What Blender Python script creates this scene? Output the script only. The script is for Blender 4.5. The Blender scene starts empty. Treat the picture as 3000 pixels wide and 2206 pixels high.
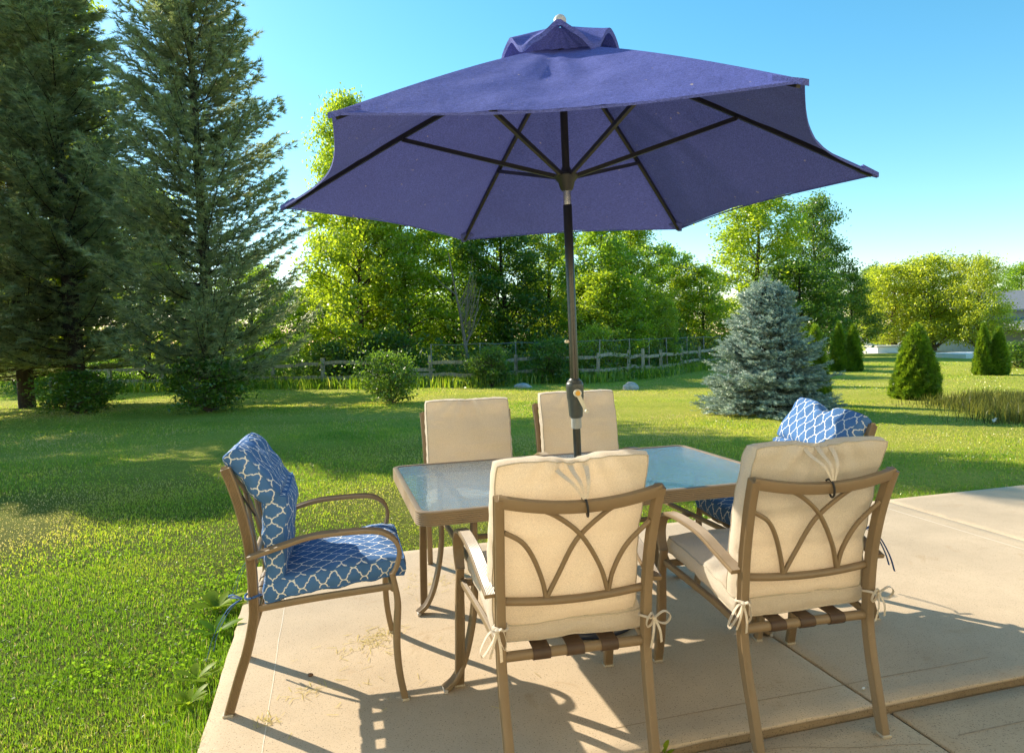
import bpy, math, random
import numpy as np
from mathutils import Vector, Matrix
random.seed(7)
RNG = np.random.default_rng(7)
D2R = math.pi/180
scene = bpy.context.scene
COL = scene.collection

# ------------------------------------------------------------------ helpers
def tag(o, label=None, cat=None, group=None, kind=None):
    if label: o['label'] = label
    if cat: o['category'] = cat
    if group: o['group'] = group
    if kind: o['kind'] = kind
    return o

def empty(name, loc=(0, 0, 0), rot=(0, 0, 0), scale=1.0):
    o = bpy.data.objects.new(name, None); COL.objects.link(o)
    o.location = loc; o.rotation_euler = rot; o.scale = (scale,)*3
    o.empty_display_size = 0.1
    return o

def copy_tree(o, parent=None):
    c = o.copy(); COL.objects.link(c)
    if parent is not None:
        c.parent = parent
    for ch in list(o.children):
        copy_tree(ch, c)
    return c

class MB:
    """collects vertices and faces of one mesh"""
    def __init__(s):
        s.v = []; s.f = []; s.n = 0; s.uv = {}
        s.tint = []
    def add(s, verts, faces, uvs=None):
        b = s.n
        s.v.extend([tuple(map(float, p)) for p in verts]); s.n += len(verts)
        for i, f in enumerate(faces):
            s.f.append(tuple(k+b for k in f))
            if uvs is not None: s.uv[len(s.f)-1] = uvs[i]
        return b
    def tube(s, path, r, n=8, cap=True):
        P = np.array(path, float)
        R = np.full(len(P), r) if np.isscalar(r) else np.array(r, float)
        a = np.linspace(0, 2*np.pi, n, endpoint=False)
        prof = np.stack([np.cos(a), np.sin(a)], 1)
        s.sweep(P, prof, None, R, cap)
    def sweep(s, path, prof, side=None, scale=None, cap=True, closed=False):
        P = np.array(path, float); prof = np.array(prof, float); m = len(prof)
        if closed:
            T = np.roll(P, -1, 0)-np.roll(P, 1, 0)
        else:
            T = np.gradient(P, axis=0)
        T /= np.linalg.norm(T, axis=1)[:, None]+1e-12
        V = []
        ref = np.array(side, float) if side is not None else None
        if ref is None:
            ref0 = np.array([0, 0, 1.]) if abs(T[0][2]) < .9 else np.array([1., 0, 0])
            prev = np.cross(T[0], ref0)
        for i in range(len(P)):
            if ref is not None:
                A = ref-T[i]*np.dot(ref, T[i])
            else:
                A = prev-T[i]*np.dot(prev, T[i])
            A /= np.linalg.norm(A)+1e-12; prev = A
            B = np.cross(T[i], A)
            k = 1.0 if scale is None else scale[i]
            V.append(P[i]+k*(prof[:, :1]*A+prof[:, 1:]*B))
        V = np.concatenate(V)
        F = []; n = len(P)
        for i in range(n if closed else n-1):
            j = (i+1) % n
            for k in range(m):
                l = (k+1) % m
                F.append((i*m+k, i*m+l, j*m+l, j*m+k))
        if cap and not closed:
            F.append(tuple(range(m-1, -1, -1))); F.append(tuple((n-1)*m+k for k in range(m)))
        s.add(V, F)
    def box(s, c, d, rot=0):
        x, y, z = [k/2 for k in d]; cr, sr = math.cos(rot), math.sin(rot)
        V = []
        for a, b, e in ((-1,-1,-1),(1,-1,-1),(1,1,-1),(-1,1,-1),(-1,-1,1),(1,-1,1),(1,1,1),(-1,1,1)):
            px, py = a*x, b*y
            V.append((c[0]+px*cr-py*sr, c[1]+px*sr+py*cr, c[2]+e*z))
        s.add(V, [(0,3,2,1),(4,5,6,7),(0,1,5,4),(1,2,6,5),(2,3,7,6),(3,0,4,7)])
    def lathe(s, prof, n=24, axis=None, origin=(0, 0, 0)):
        P = np.array(prof, float); a = np.linspace(0, 2*np.pi, n, endpoint=False)
        V = np.array([[r*math.cos(t), r*math.sin(t), z] for r, z in P for t in a])
        if axis is not None:
            q = Vector((0, 0, 1)).rotation_difference(Vector(axis)).to_matrix()
            V = V @ np.array(q).T
        V = V+np.array(origin)
        F = []
        for i in range(len(P)-1):
            for k in range(n):
                l = (k+1) % n
                F.append((i*n+k, i*n+l, (i+1)*n+l, (i+1)*n+k))
        F.append(tuple(range(n-1, -1, -1))); F.append(tuple((len(P)-1)*n+k for k in range(n)))
        s.add(V, F)
    def build(s, name, mat, parent=None, smooth=True, bevel=0, angle=35):
        me = bpy.data.meshes.new(name)
        me.from_pydata(s.v, [], s.f)
        if s.uv:
            uvl = me.uv_layers.new(name='UVMap')
            for fi, p in enumerate(me.polygons):
                u = s.uv.get(fi)
                if u is None: continue
                for k, li in enumerate(p.loop_indices):
                    uvl.data[li].uv = u[k]
        if smooth:
            me.polygons.foreach_set('use_smooth', [True]*len(me.polygons))
            me.set_sharp_from_angle(angle=angle*D2R)
        if mat: me.materials.append(mat)
        o = bpy.data.objects.new(name, me); COL.objects.link(o)
        if parent is not None: o.parent = parent
        if bevel:
            b = o.modifiers.new('bevel', 'BEVEL'); b.width = bevel; b.segments = 2; b.limit_method = 'ANGLE'
        return o

def fast_mesh(name, V, F, mat, parent=None, tint=None, smooth=False):
    """V (n,3) array, F (m,k) index array with one polygon size; tint per vertex"""
    V = np.ascontiguousarray(V, dtype=np.float32); F = np.ascontiguousarray(F, dtype=np.int32)
    me = bpy.data.meshes.new(name)
    k = F.shape[1]
    me.vertices.add(len(V)); me.vertices.foreach_set('co', V.ravel())
    me.loops.add(F.size); me.loops.foreach_set('vertex_index', F.ravel())
    me.polygons.add(len(F)); me.polygons.foreach_set('loop_start', np.arange(0, F.size, k, dtype=np.int32))
    if tint is not None:
        a = me.attributes.new('tint', 'FLOAT', 'POINT'); a.data.foreach_set('value', np.ascontiguousarray(tint, dtype=np.float32))
    me.update(calc_edges=True)
    if smooth: me.polygons.foreach_set('use_smooth', [True]*len(F))
    if mat: me.materials.append(mat)
    o = bpy.data.objects.new(name, me); COL.objects.link(o)
    if parent is not None: o.parent = parent
    return o

def spline(pts, n=24):
    """Catmull-Rom through the points"""
    P = np.array(pts, float)
    P = np.vstack([2*P[0]-P[1], P, 2*P[-1]-P[-2]])
    segs = len(P)-3; out = []
    per = max(2, int(math.ceil(n/segs)))
    for i in range(segs):
        p0, p1, p2, p3 = P[i:i+4]
        for t in np.linspace(0, 1, per, endpoint=False):
            out.append(.5*((2*p1)+(-p0+p2)*t+(2*p0-5*p1+4*p2-p3)*t*t+(-p0+3*p1-3*p2+p3)*t**3))
    out.append(P[-2])
    return np.array(out)

_ph = RNG.uniform(0, 6.28, (40,)); _dir = RNG.normal(size=(40, 3)); _dir /= np.linalg.norm(_dir, axis=1)[:, None]
def noise(P, scale=1.0, seed=0, octaves=1):
    P = np.atleast_2d(np.array(P, float))
    if P.shape[1] == 2: P = np.hstack([P, np.zeros((len(P), 1))])
    out = np.zeros(len(P)); amp = 1; f = scale
    for o in range(octaves):
        for k in range(7):
            i = (seed*7+k+o*5) % 40
            out += amp*np.sin((P @ _dir[i])*f*(0.7+.09*k)*2+_ph[(i+seed) % 40])*0.3
        amp *= .5; f *= 2.1
    return out

def ribbed(w, h, nr, depth=.0024, r=.006):
    """closed outline: width w along the first axis, height h along the second, ribs on both wide faces"""
    pts = []
    xs = np.linspace(-w/2+r, w/2-r, nr*2+1)
    for i, x in enumerate(xs): pts.append((x, -h/2+(depth if i % 2 else 0)))
    pts += [(w/2-r*.3, -h/2+r*.3), (w/2, -h/2+r), (w/2, h/2-r), (w/2-r*.3, h/2-r*.3)]
    for i, x in enumerate(xs[::-1]): pts.append((x, h/2-(depth if i % 2 else 0)))
    pts += [(-w/2+r*.3, h/2-r*.3), (-w/2, h/2-r), (-w/2, -h/2+r), (-w/2+r*.3, -h/2+r*.3)]
    return pts

# ------------------------------------------------------------------ materials
class NT:
    def __init__(s, name):
        s.m = bpy.data.materials.new(name); s.m.use_nodes = True
        s.t = s.m.node_tree; s.t.nodes.clear()
        s.out = s.t.nodes.new('ShaderNodeOutputMaterial')
    def node(s, typ, **kw):
        n = s.t.nodes.new(typ)
        for k, v in kw.items():
            if hasattr(n, k) and k not in ('Scale',): setattr(n, k, v)
        return n
    def put(s, inp, v):
        if hasattr(v, 'is_output') or isinstance(v, bpy.types.NodeSocket): s.t.links.new(v, inp)
        else: inp.default_value = v
    def math(s, op, a, b=None, c=None, clamp=False):
        n = s.t.nodes.new('ShaderNodeMath'); n.operation = op; n.use_clamp = clamp
        for i, x in enumerate((a, b, c)):
            if x is not None: s.put(n.inputs[i], x)
        return n.outputs[0]
    def mixc(s, fac, a, b, mode='MIX'):
        n = s.t.nodes.new('ShaderNodeMix'); n.data_type = 'RGBA'; n.blend_type = mode
        s.put(n.inputs[0], fac); s.put(n.inputs[6], a); s.put(n.inputs[7], b)
        return n.outputs[2]
    def noise(s, scale, detail=3, rough=.55, vec=None, dist=0):
        n = s.t.nodes.new('ShaderNodeTexNoise')
        n.inputs['Scale'].default_value = scale; n.inputs['Detail'].default_value = detail
        n.inputs['Roughness'].default_value = rough; n.inputs['Distortion'].default_value = dist
        if vec is not None: s.t.links.new(vec, n.inputs['Vector'])
        return n.outputs['Fac']
    def ramp(s, fac, stops):
        n = s.t.nodes.new('ShaderNodeValToRGB'); s.put(n.inputs[0], fac)
        e = n.color_ramp.elements
        while len(e) < len(stops): e.new(.5)
        for i, (p, c) in enumerate(stops):
            e[i].position = p; e[i].color = (*c, 1) if len(c) == 3 else c
        return n.outputs[0]
    def obj(s): return s.t.nodes.new('ShaderNodeTexCoord').outputs['Object']
    def mapping(s, vec, scale=(1, 1, 1), rot=(0, 0, 0)):
        n = s.t.nodes.new('ShaderNodeMapping'); s.t.links.new(vec, n.inputs[0])
        n.inputs['Scale'].default_value = scale; n.inputs['Rotation'].default_value = rot
        return n.outputs[0]
    def bump(s, h, strength=.3, dist=.01):
        n = s.t.nodes.new('ShaderNodeBump'); n.inputs['Strength'].default_value = strength
        n.inputs['Distance'].default_value = dist; s.t.links.new(h, n.inputs['Height'])
        return n.outputs[0]
    def principled(s, color, rough=.6, metal=0, spec=.5, normal=None):
        n = s.t.nodes.new('ShaderNodeBsdfPrincipled')
        s.put(n.inputs['Base Color'], color); s.put(n.inputs['Roughness'], rough)
        n.inputs['Metallic'].default_value = metal; n.inputs['Specular IOR Level'].default_value = spec
        if normal is not None: s.t.links.new(normal, n.inputs['Normal'])
        return n
    def mixs(s, fac, a, b):
        n = s.t.nodes.new('ShaderNodeMixShader'); s.put(n.inputs[0], fac)
        s.t.links.new(a, n.inputs[1]); s.t.links.new(b, n.inputs[2])
        return n.outputs[0]
    def done(s, surf):
        s.t.links.new(surf if isinstance(surf, bpy.types.NodeSocket) else surf.outputs[0], s.out.inputs[0])
        return s.m

def c4(c): return (*c, 1.0)

def m_paint(name, col, rough=.45, wear=True, metal=0):
    n = NT(name); v = n.obj()
    a = n.noise(9, 4, vec=v); b = n.noise(160, 2, vec=v)
    dark = tuple(k*.90 for k in col); lite = tuple(min(1, k*1.06) for k in col)
    c = n.ramp(a, [(.3, dark), (.7, lite)])
    if wear:
        w = n.ramp(n.noise(70, 5, .75, v), [(.64, (0, 0, 0)), (.70, (1, 1, 1))])
        c = n.mixc(n.math('MULTIPLY', w, .35), c, c4(tuple(min(1, k*2.0+.06) for k in col)))
    return n.done(n.principled(c, n.ramp(a, [(.2, (rough-.1,)*3), (.8, (rough+.12,)*3)]), metal, normal=n.bump(b, .12, .002)))

def m_plain(name, col, rough=.5, metal=0, nscale=30, var=.15, spec=.5):
    n = NT(name); v = n.obj(); a = n.noise(nscale, 4, vec=v)
    c = n.ramp(a, [(.25, tuple(k*(1-var) for k in col)), (.75, tuple(min(1, k*(1+var)) for k in col))])
    return n.done(n.principled(c, rough, metal, spec, n.bump(a, .1, .003)))

def m_fabric(name, col, trans=.12, weave=900, stain=.1):
    n = NT(name); v = n.obj()
    w1 = n.noise(weave, 1, vec=n.mapping(v, (1, 1, .25))); w2 = n.noise(weave, 1, vec=n.mapping(v, (.25, 1, 1)))
    w = n.math('ADD', n.math('MULTIPLY', w1, .5), n.math('MULTIPLY', w2, .5))
    big = n.noise(7, 4, vec=v)
    c = n.ramp(w, [(.35, tuple(k*.74 for k in col)), (.62, tuple(min(1, k*1.14) for k in col))])
    c = n.mixc(n.math('MULTIPLY', n.ramp(big, [(.45, (0, 0, 0)), (.75, (1, 1, 1))]), stain), c, c4(tuple(k*.6 for k in col)))
    wr = n.noise(14, 3, .5, n.mapping(v, (1, 1, 2.2)))
    hgt = n.math('ADD', n.math('MULTIPLY', w, .12), n.math('MULTIPLY', wr, 1.0))
    bp = n.bump(hgt, .35, .012)
    p = n.principled(c, .92, 0, .15, bp)
    if 'Sheen Weight' in p.inputs: p.inputs['Sheen Weight'].default_value = .15
    t = n.t.nodes.new('ShaderNodeBsdfTranslucent'); n.put(t.inputs[0], n.mixc(.5, c, c4((min(1, col[0]*1.06), col[1], col[2]*.94))))
    return n.done(n.mixs(trans, p.outputs[0], t.outputs[0]))

def m_trellis(name, blue, white, a=.0375, lw=.0030):
    """barbed quatrefoil lattice: folded cell, arcs joined by short steps"""
    n = NT(name)
    uv = n.t.nodes.new('ShaderNodeTexCoord').outputs['UV']
    v = n.obj()
    s = n.t.nodes.new('ShaderNodeSeparateXYZ'); n.t.links.new(uv, s.inputs[0])
    px = n.math('PINGPONG', n.math('DIVIDE', n.math('ADD', s.outputs[0], 5), a), 1.0)
    py = n.math('PINGPONG', n.math('DIVIDE', n.math('ADD', s.outputs[1], 5), a), 1.0)
    low = n.math('LESS_THAN', py, .5)
    def sel(x):   # x or 1-x when py<.5
        return n.math('ADD', n.math('MULTIPLY', low, n.math('SUBTRACT', 1.0, n.math('MULTIPLY', x, 2.0))), x)
    qx, qy = sel(px), sel(py)
    r = .36
    # arc: centre (0, 1-r), radius r
    dx = qx; dy = n.math('SUBTRACT', qy, 1-r)
    d_arc = n.math('ABSOLUTE', n.math('SUBTRACT', n.math('SQRT', n.math('ADD', n.math('MULTIPLY', dx, dx), n.math('MULTIPLY', dy, dy))), r))
    up = n.math('GREATER_THAN', qy, 1-r)
    # zigzag barb between the arc end (r,1-r) and the middle
    zig = n.math('MULTIPLY', n.math('SUBTRACT', n.math('PINGPONG', n.math('SUBTRACT', qx, qy), .14), .07), .9)
    d_lin = n.math('ABSOLUTE', n.math('ADD', n.math('MULTIPLY', n.math('SUBTRACT', n.math('ADD', qx, qy), 1.0), .7), zig))
    d = n.math('ADD', n.math('MULTIPLY', up, d_arc), n.math('MULTIPLY', n.math('SUBTRACT', 1.0, up), d_lin))
    line = n.math('SUBTRACT', 1.0, n.math('SMOOTH_MIN', n.math('DIVIDE', n.math('MAXIMUM', n.math('SUBTRACT', n.math('MULTIPLY', d, a), lw*.55), 0), lw*.3), 1.0, .1), clamp=True)
    w = n.noise(1100, 1, vec=v); big = n.noise(9, 3, vec=v)
    cb = n.ramp(n.math('ADD', n.math('MULTIPLY', w, .4), n.math('MULTIPLY', big, .6)), [(.3, tuple(k*.75 for k in blue)), (.7, tuple(k*1.2 for k in blue))])
    c = n.mixc(line, cb, c4(white))
    wr = n.noise(13, 3, .5, v)
    bp = n.bump(n.math('ADD', n.math('MULTIPLY', w, .06), wr), .45, .014)
    p = n.principled(c, .85, 0, .2, bp)
    t = n.t.nodes.new('ShaderNodeBsdfTranslucent'); n.put(t.inputs[0], c)
    return n.done(n.mixs(.08, p.outputs[0], t.outputs[0]))

def m_leaf(name, dif, tra, fac=.5, gloss=.05, var=.35):
    n = NT(name)
    at = n.t.nodes.new('ShaderNodeAttribute'); at.attribute_name = 'tint'
    t = at.outputs['Fac']
    def rng(c, k):
        return n.ramp(t, [(0, tuple(x*(1-k) for x in c)), (.5, c), (1, (min(1, c[0]*(1+k*1.5)), min(1, c[1]*(1+k)), c[2]*(1+k*.3)))])
    d = n.t.nodes.new('ShaderNodeBsdfDiffuse'); n.put(d.inputs[0], rng(dif, var))
    tr = n.t.nodes.new('ShaderNodeBsdfTranslucent'); n.put(tr.inputs[0], rng(tra, var))
    m = n.mixs(fac, d.outputs[0], tr.outputs[0])
    g = n.t.nodes.new('ShaderNodeBsdfGlossy'); g.inputs['Roughness'].default_value = .42; g.inputs[0].default_value = (1, 1, .95, 1)
    return n.done(n.mixs(gloss, m, g.outputs[0]))

def m_bark(name, col):
    n = NT(name); v = n.obj()
    a = n.noise(14, 5, .65, n.mapping(v, (1, 1, .18)))
    c = n.ramp(a, [(.3, tuple(k*.45 for k in col)), (.65, col)])
    return n.done(n.principled(c, .9, 0, .2, n.bump(a, .8, .03)))

FRAME = m_paint('tan_painted_aluminium', (.235, .162, .088), .40)
FOOT = m_plain('pale_foot_plastic', (.46, .40, .30), .5)
STRAP = m_plain('brown_vinyl_strap', (.075, .042, .022), .5)
BEIGE = m_fabric('beige_woven_fabric', (.86, .77, .64), .46)
PIPE = m_fabric('beige_piping', (.56, .48, .37), .05)
TIE = m_fabric('beige_tie_fabric', (.82, .73, .60), .25)
BLUE = m_trellis('blue_trellis_fabric', (.075, .185, .42), (.80, .80, .78))
BLUETIE = m_fabric('blue_tie_fabric', (.06, .15, .38), .15)
BLACK = m_plain('black_elastic', (.012, .012, .014), .5)
POLE = m_plain('dark_bronze_pole', (.07, .068, .06), .28, .85, 60, .1)
RIBM = m_plain('black_rib_paint', (.022, .020, .018), .35, 0, 60, .2)
SILVER = m_plain('brushed_silver', (.62, .60, .56), .25, 1.0, 90, .08)
HOUSING = m_plain('grey_crank_plastic', (.065, .07, .06), .38, 0, 40, .12)
KNOB = m_plain('ivory_plastic', (.75, .66, .48), .35, 0, 40, .05)
AMBER = m_plain('amber_cap_plastic', (.85, .42, .05), .35, 0, 40, .05)
BASEM = m_plain('navy_base_resin', (.012, .017, .035), .3, 0, 25, .3)

def m_canopy():
    n = NT('navy_umbrella_canvas'); v = n.obj()
    w1 = n.noise(360, 2, vec=n.mapping(v, (1, .18, 1))); w2 = n.noise(360, 2, vec=n.mapping(v, (.18, 1, 1)))
    w = n.math('ADD', n.math('MULTIPLY', w1, .5), n.math('MULTIPLY', w2, .5))
    big = n.noise(5, 4, vec=v)
    col = (.118, .145, .47)
    c = n.ramp(w, [(.40, tuple(k*.55 for k in col)), (.60, tuple(k*1.35 for k in col))])
    c = n.mixc(n.math('MULTIPLY', big, .45), c, (.080, .085, .26, 1))
    spots = n.ramp(n.noise(34, 2, .5, v), [(.735, (0, 0, 0)), (.76, (1, 1, 1))])
    c = n.mixc(n.math('MULTIPLY', spots, .6), c, (.55, .45, .30, 1))
    wr = n.noise(4.5, 4, .5, v, .3)
    bp = n.bump(n.math('ADD', n.math('MULTIPLY', w, .16), wr), .55, .03)
    p = n.principled(c, .85, 0, .2, bp)
    t = n.t.nodes.new('ShaderNodeBsdfTranslucent'); n.put(t.inputs[0], n.mixc(.5, c, (.10, .10, .34, 1)))
    return n.done(n.mixs(.10, p.outputs[0], t.outputs[0]))
CANVAS = m_canopy()

def m_glass():
    n = NT('rain_textured_glass'); v = n.obj()
    a = n.noise(1.0, 4, .6, n.mapping(v, (15, 95, 1)), .5)
    b = n.noise(1.0, 2, .5, n.mapping(v, (70, 220, 1)))
    bp = n.bump(n.math('ADD', a, n.math('MULTIPLY', b, .35)), 0.60, .006)
    fr = n.t.nodes.new('ShaderNodeFresnel'); fr.inputs[0].default_value = 1.55; n.t.links.new(bp, fr.inputs['Normal'])
    g = n.t.nodes.new('ShaderNodeBsdfGlossy'); g.inputs['Roughness'].default_value = .05; n.t.links.new(bp, g.inputs['Normal'])
    tr = n.t.nodes.new('ShaderNodeBsdfTransparent'); tr.inputs[0].default_value = (.80, .90, .88, 1)
    di = n.t.nodes.new('ShaderNodeBsdfTranslucent'); di.inputs[0].default_value = (.66, .88, .92, 1)
    df = n.t.nodes.new('ShaderNodeBsdfDiffuse'); df.inputs[0].default_value = (.68, .86, .90, 1)
    milky = n.mixs(.5, di.outputs[0], df.outputs[0])
    base = n.mixs(.42, tr.outputs[0], milky)
    fac = n.math('MULTIPLY', fr.outputs[0], 2.6, clamp=True)
    return n.done(n.mixs(fac, base, g.outputs[0]))
GLASS = m_glass()

def m_concrete(name, col, dark):
    n = NT(name); v = n.obj()
    big = n.noise(1.3, 5, .6, v); mid = n.noise(9, 4, .6, v); fine = n.noise(170, 2, .6, v)
    c = n.ramp(big, [(.3, tuple(k*.84 for k in col)), (.7, tuple(min(1, k*1.1) for k in col))])
    c = n.mixc(n.math('MULTIPLY', n.ramp(mid, [(.5, (0, 0, 0)), (.8, (1, 1, 1))]), .35), c, c4(dark))
    c = n.mixc(n.ramp(fine, [(.30, (.75, .75, .75)), (.42, (0, 0, 0))]), c, c4(tuple(k*.45 for k in dark)))
    vo = n.t.nodes.new('ShaderNodeTexVoronoi'); vo.inputs['Scale'].default_value = 95; n.t.links.new(v, vo.inputs['Vector'])
    sp = n.math('LESS_THAN', vo.outputs['Distance'], .17)
    sp = n.math('MULTIPLY', sp, n.math('GREATER_THAN', n.noise(60, 1, vec=v), .52))
    c = n.mixc(n.math('MULTIPLY', sp, .85), c, (.10, .075, .055, 1))
    st = n.ramp(n.noise(3.2, 5, .7, v, .8), [(.60, (0, 0, 0)), (.72, (1, 1, 1))])
    c = n.mixc(n.math('MULTIPLY', st, .55), c, (.40, .27, .15, 1))
    h = n.math('ADD', n.math('MULTIPLY', fine, .5), mid)
    return n.done(n.principled(c, .9, 0, .2, n.bump(h, .35, .006)))
CONC = m_concrete('sandy_concrete', (.56, .435, .30), (.45, .34, .22))
CONC2 = m_concrete('weathered_concrete', (.56, .42, .27), (.38, .27, .16))
RISER = m_concrete('shaded_concrete_edge', (.26, .19, .115), (.13, .09, .05))

def m_lawn():
    n = NT('lawn_ground'); v = n.obj()
    st = n.noise(1.0, 3, .5, n.mapping(v, (.10, .9, 1), (0, 0, -.12)))
    big = n.noise(.35, 4, .6, v); fine = n.noise(26, 5, .7, n.mapping(v, (1, .45, 1))); micro = n.noise(160, 3, .7, v)
    c = n.ramp(big, [(.30, (.40, .46, .050)), (.55, (.62, .62, .090)), (.75, (.74, .67, .14))])
    c = n.mixc(n.math('MULTIPLY', n.ramp(st, [(.45, (0, 0, 0)), (.62, (1, 1, 1))]), .45), c, (.80, .72, .17, 1))
    c = n.mixc(n.ramp(fine, [(.35, (.6, .6, .6)), (.6, (0, 0, 0))]), c, (.34, .40, .045, 1))
    c = n.mixc(n.math('MULTIPLY', micro, .35), c, (.26, .32, .04, 1))
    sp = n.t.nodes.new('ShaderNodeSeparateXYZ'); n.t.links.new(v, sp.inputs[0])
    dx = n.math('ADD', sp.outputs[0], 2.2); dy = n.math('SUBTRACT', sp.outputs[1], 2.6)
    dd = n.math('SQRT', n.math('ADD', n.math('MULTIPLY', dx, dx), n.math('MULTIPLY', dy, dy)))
    lush_shade = n.ramp(n.math('ADD', n.math('DIVIDE', dd, 8.0), n.math('MULTIPLY', n.math('SUBTRACT', big, .5), .5)), [(.30, (.9, .9, .9)), (.95, (0, 0, 0))])  # ground colour darkened around the patio, standing in for dappled shade
    c = n.mixc(lush_shade, c, n.ramp(fine, [(.35, (.060, .085, .014)), (.6, (.125, .145, .03)), (.8, (.20, .17, .06))]))
    return n.done(n.principled(c, .95, 0, .1, n.bump(n.math('ADD', fine, micro), .9, .05)))
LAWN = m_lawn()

# ------------------------------------------------------------------ ground
PU = np.array([math.cos(15.2*D2R), math.sin(15.2*D2R)]); PV = np.array([-PU[1], PU[0]])
U_LEFT, V_FAR, V_STEP, Z_LOW = -.474, 4.40, 2.0, -.031
def uv2w(u, v): return PU*u+PV*v

def ground_z(x, y):
    d = np.hypot(x, y); t = np.maximum(0, d-6)
    dip = -1.0*np.clip((np.asarray(y)-40)/10, 0, 1)*np.clip((np.asarray(x)-26)/8, 0, 1)
    return dip-.052-.008*t*t/(t+3)+.05*np.clip((d-8)/10, 0, 1)*noise(np.stack([np.ravel(x), np.ravel(y)], 1), .13, 3).reshape(np.shape(x))*.6

def gz(x, y): return float(ground_z(np.array([x]), np.array([y]))[0])

rs = np.concatenate([[0.01], np.geomspace(.6, 450, 120)])
na = 160; an = np.linspace(0, 2*np.pi, na, endpoint=False)
X = rs[:, None]*np.cos(an); Y = rs[:, None]*np.sin(an); Z = ground_z(X, Y)
V = np.stack([X, Y, Z], -1).reshape(-1, 3)
i, k = np.meshgrid(np.arange(len(rs)-1), np.arange(na), indexing='ij'); l = (k+1) % na
F = np.stack([i*na+k, (i+1)*na+k, (i+1)*na+l, i*na+l], -1).reshape(-1, 4)
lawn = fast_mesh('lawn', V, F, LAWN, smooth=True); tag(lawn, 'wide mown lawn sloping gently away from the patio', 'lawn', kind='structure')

def slab(mb, u0, u1, v0, v1, top, bot=-.25, e=.006):
    nu = max(2, int((u1-u0)/.07)); nv = max(2, int((v1-v0)/.07))
    us = np.concatenate([[u0, u0+e], np.linspace(u0+e, u1-e, nu)[1:-1], [u1-e, u1]])
    vs = np.concatenate([[v0, v0+e], np.linspace(v0+e, v1-e, nv)[1:-1], [v1-e, v1]])
    V = []; A, B = len(us), len(vs)
    for a, u in enumerate(us):
        for b, v in enumerate(vs):
            edge = a in (0, A-1) or b in (0, B-1)
            w = uv2w(u, v)+((noise([[u, v]], 30, 2, 2)[0]*.0022+.0015*max(0, noise([[u, v]], 9, 7)[0])) if edge else 0)
            V.append((w[0], w[1], top-(e*.8 if edge else 0)))
    F = [(a*B+b, (a+1)*B+b, (a+1)*B+b+1, a*B+b+1) for a in range(A-1) for b in range(B-1)]
    ring = [(a, 0) for a in range(A)]+[(A-1, b) for b in range(1, B)]+[(a, B-1) for a in range(A-2, -1, -1)]+[(0, b) for b in range(B-2, 0, -1)]
    top_ids = [a*B+b for a, b in ring]; base = len(V)
    for t in top_ids: V.append((V[t][0], V[t][1], bot))
    m = len(ring)
    F += [(top_ids[q], base+q, base+(q+1) % m, top_ids[(q+1) % m]) for q in range(m)]
    mb.add(V, F)

mb = MB()
G = .006
slab(mb, U_LEFT, 1.895-G, V_STEP, V_FAR, 0); slab(mb, 1.895+G, 4.22-.003, V_STEP, V_FAR, 0); slab(mb, 4.22+.003, 9.5, V_STEP, V_FAR, 0)
patio = mb.build('patio', CONC, smooth=True, angle=50); tag(patio, 'sandy concrete patio slab under the dining set', 'patio', kind='structure')
mb = MB()
slab(mb, -.60, 1.95-.007, -1.69, V_STEP-.012, Z_LOW); slab(mb, 1.95+.007, 5.2, -1.69, V_STEP-.012, Z_LOW)
lp = mb.build('lower_patio', CONC2, angle=50); tag(lp, 'lower concrete patio slab in front of the step', 'patio', kind='structure')
# step face with shade painted into its dark colour, tooled lines in the slab
mb = MB()
us = np.linspace(U_LEFT+.004, 9.4, 120)
V = []
for q, u in enumerate(us):
    o = .0065+.0010*noise([[u, 0]], 9, 1)[0]
    a = uv2w(u, V_STEP-o); V += [(a[0], a[1], -.009+.0015*noise([[u, 3]], 14, 4)[0]), (a[0], a[1], -.16)]
mb.add(V, [(2*q, 2*q+1, 2*q+3, 2*q+2) for q in range(len(us)-1)])
st = mb.build('patio_step', RISER); tag(st, 'low step face, coloured dark for shade, between the two patio slabs', 'step', kind='structure')
SCORE = m_plain('pale_score_line', (.74, .64, .50), .9, 0, 60, .2)
SCOREB = m_plain('brown_score_line', (.36, .26, .16), .95, 0, 60, .3)
def strip(mb, pts, w, z):
    P = np.array(pts); T = np.gradient(P, axis=0); T /= np.linalg.norm(T, axis=1)[:, None]; N = np.stack([-T[:, 1], T[:, 0]], 1)
    V = []
    for p, nn in zip(P, N): V += [(*(p+nn*w/2), z), (*(p-nn*w/2), z)]
    mb.add(V, [(2*q, 2*q+1, 2*q+3, 2*q+2) for q in range(len(P)-1)])
mb = MB()
def wob(u, v, s): return uv2w(u, v)+PU*.002*noise([[u*3, v*3]], 3, s)[0]+PV*.0025*noise([[u*3, v*3]], 3, s+1)[0]
strip(mb, [wob(-.26, v, 1) for v in np.linspace(2.02, 4.36, 50)], .0035, .0012)
strip(mb, [wob(4.05, v, 1) for v in np.linspace(2.4, 4.38, 40)], .008, .0012)
sl = mb.build('patio_tooled_line', SCORE, smooth=False); tag(sl, 'thin pale tooled lines across the patio', 'tooled line', kind='structure')
mb = MB()
strip(mb, [wob(u, 2.15, 2) for u in np.linspace(.9, 2.6, 40)], .004, .0012)
strip(mb, [wob(u, 1.72, 2) for u in np.linspace(.4, 1.90, 40)], .004, Z_LOW+.0012)
strip(mb, [wob(u, 1.80, 2) for u in np.linspace(2.05, 4.2, 40)], .006, Z_LOW+.0012)
strip(mb, [uv2w(u, 1.93-.28*(u-1.35)+.018*noise([[u*5, 0]], 2, 5)[0]) for u in np.linspace(1.2, 1.92, 60)], .0028, Z_LOW+.0014)
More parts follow.
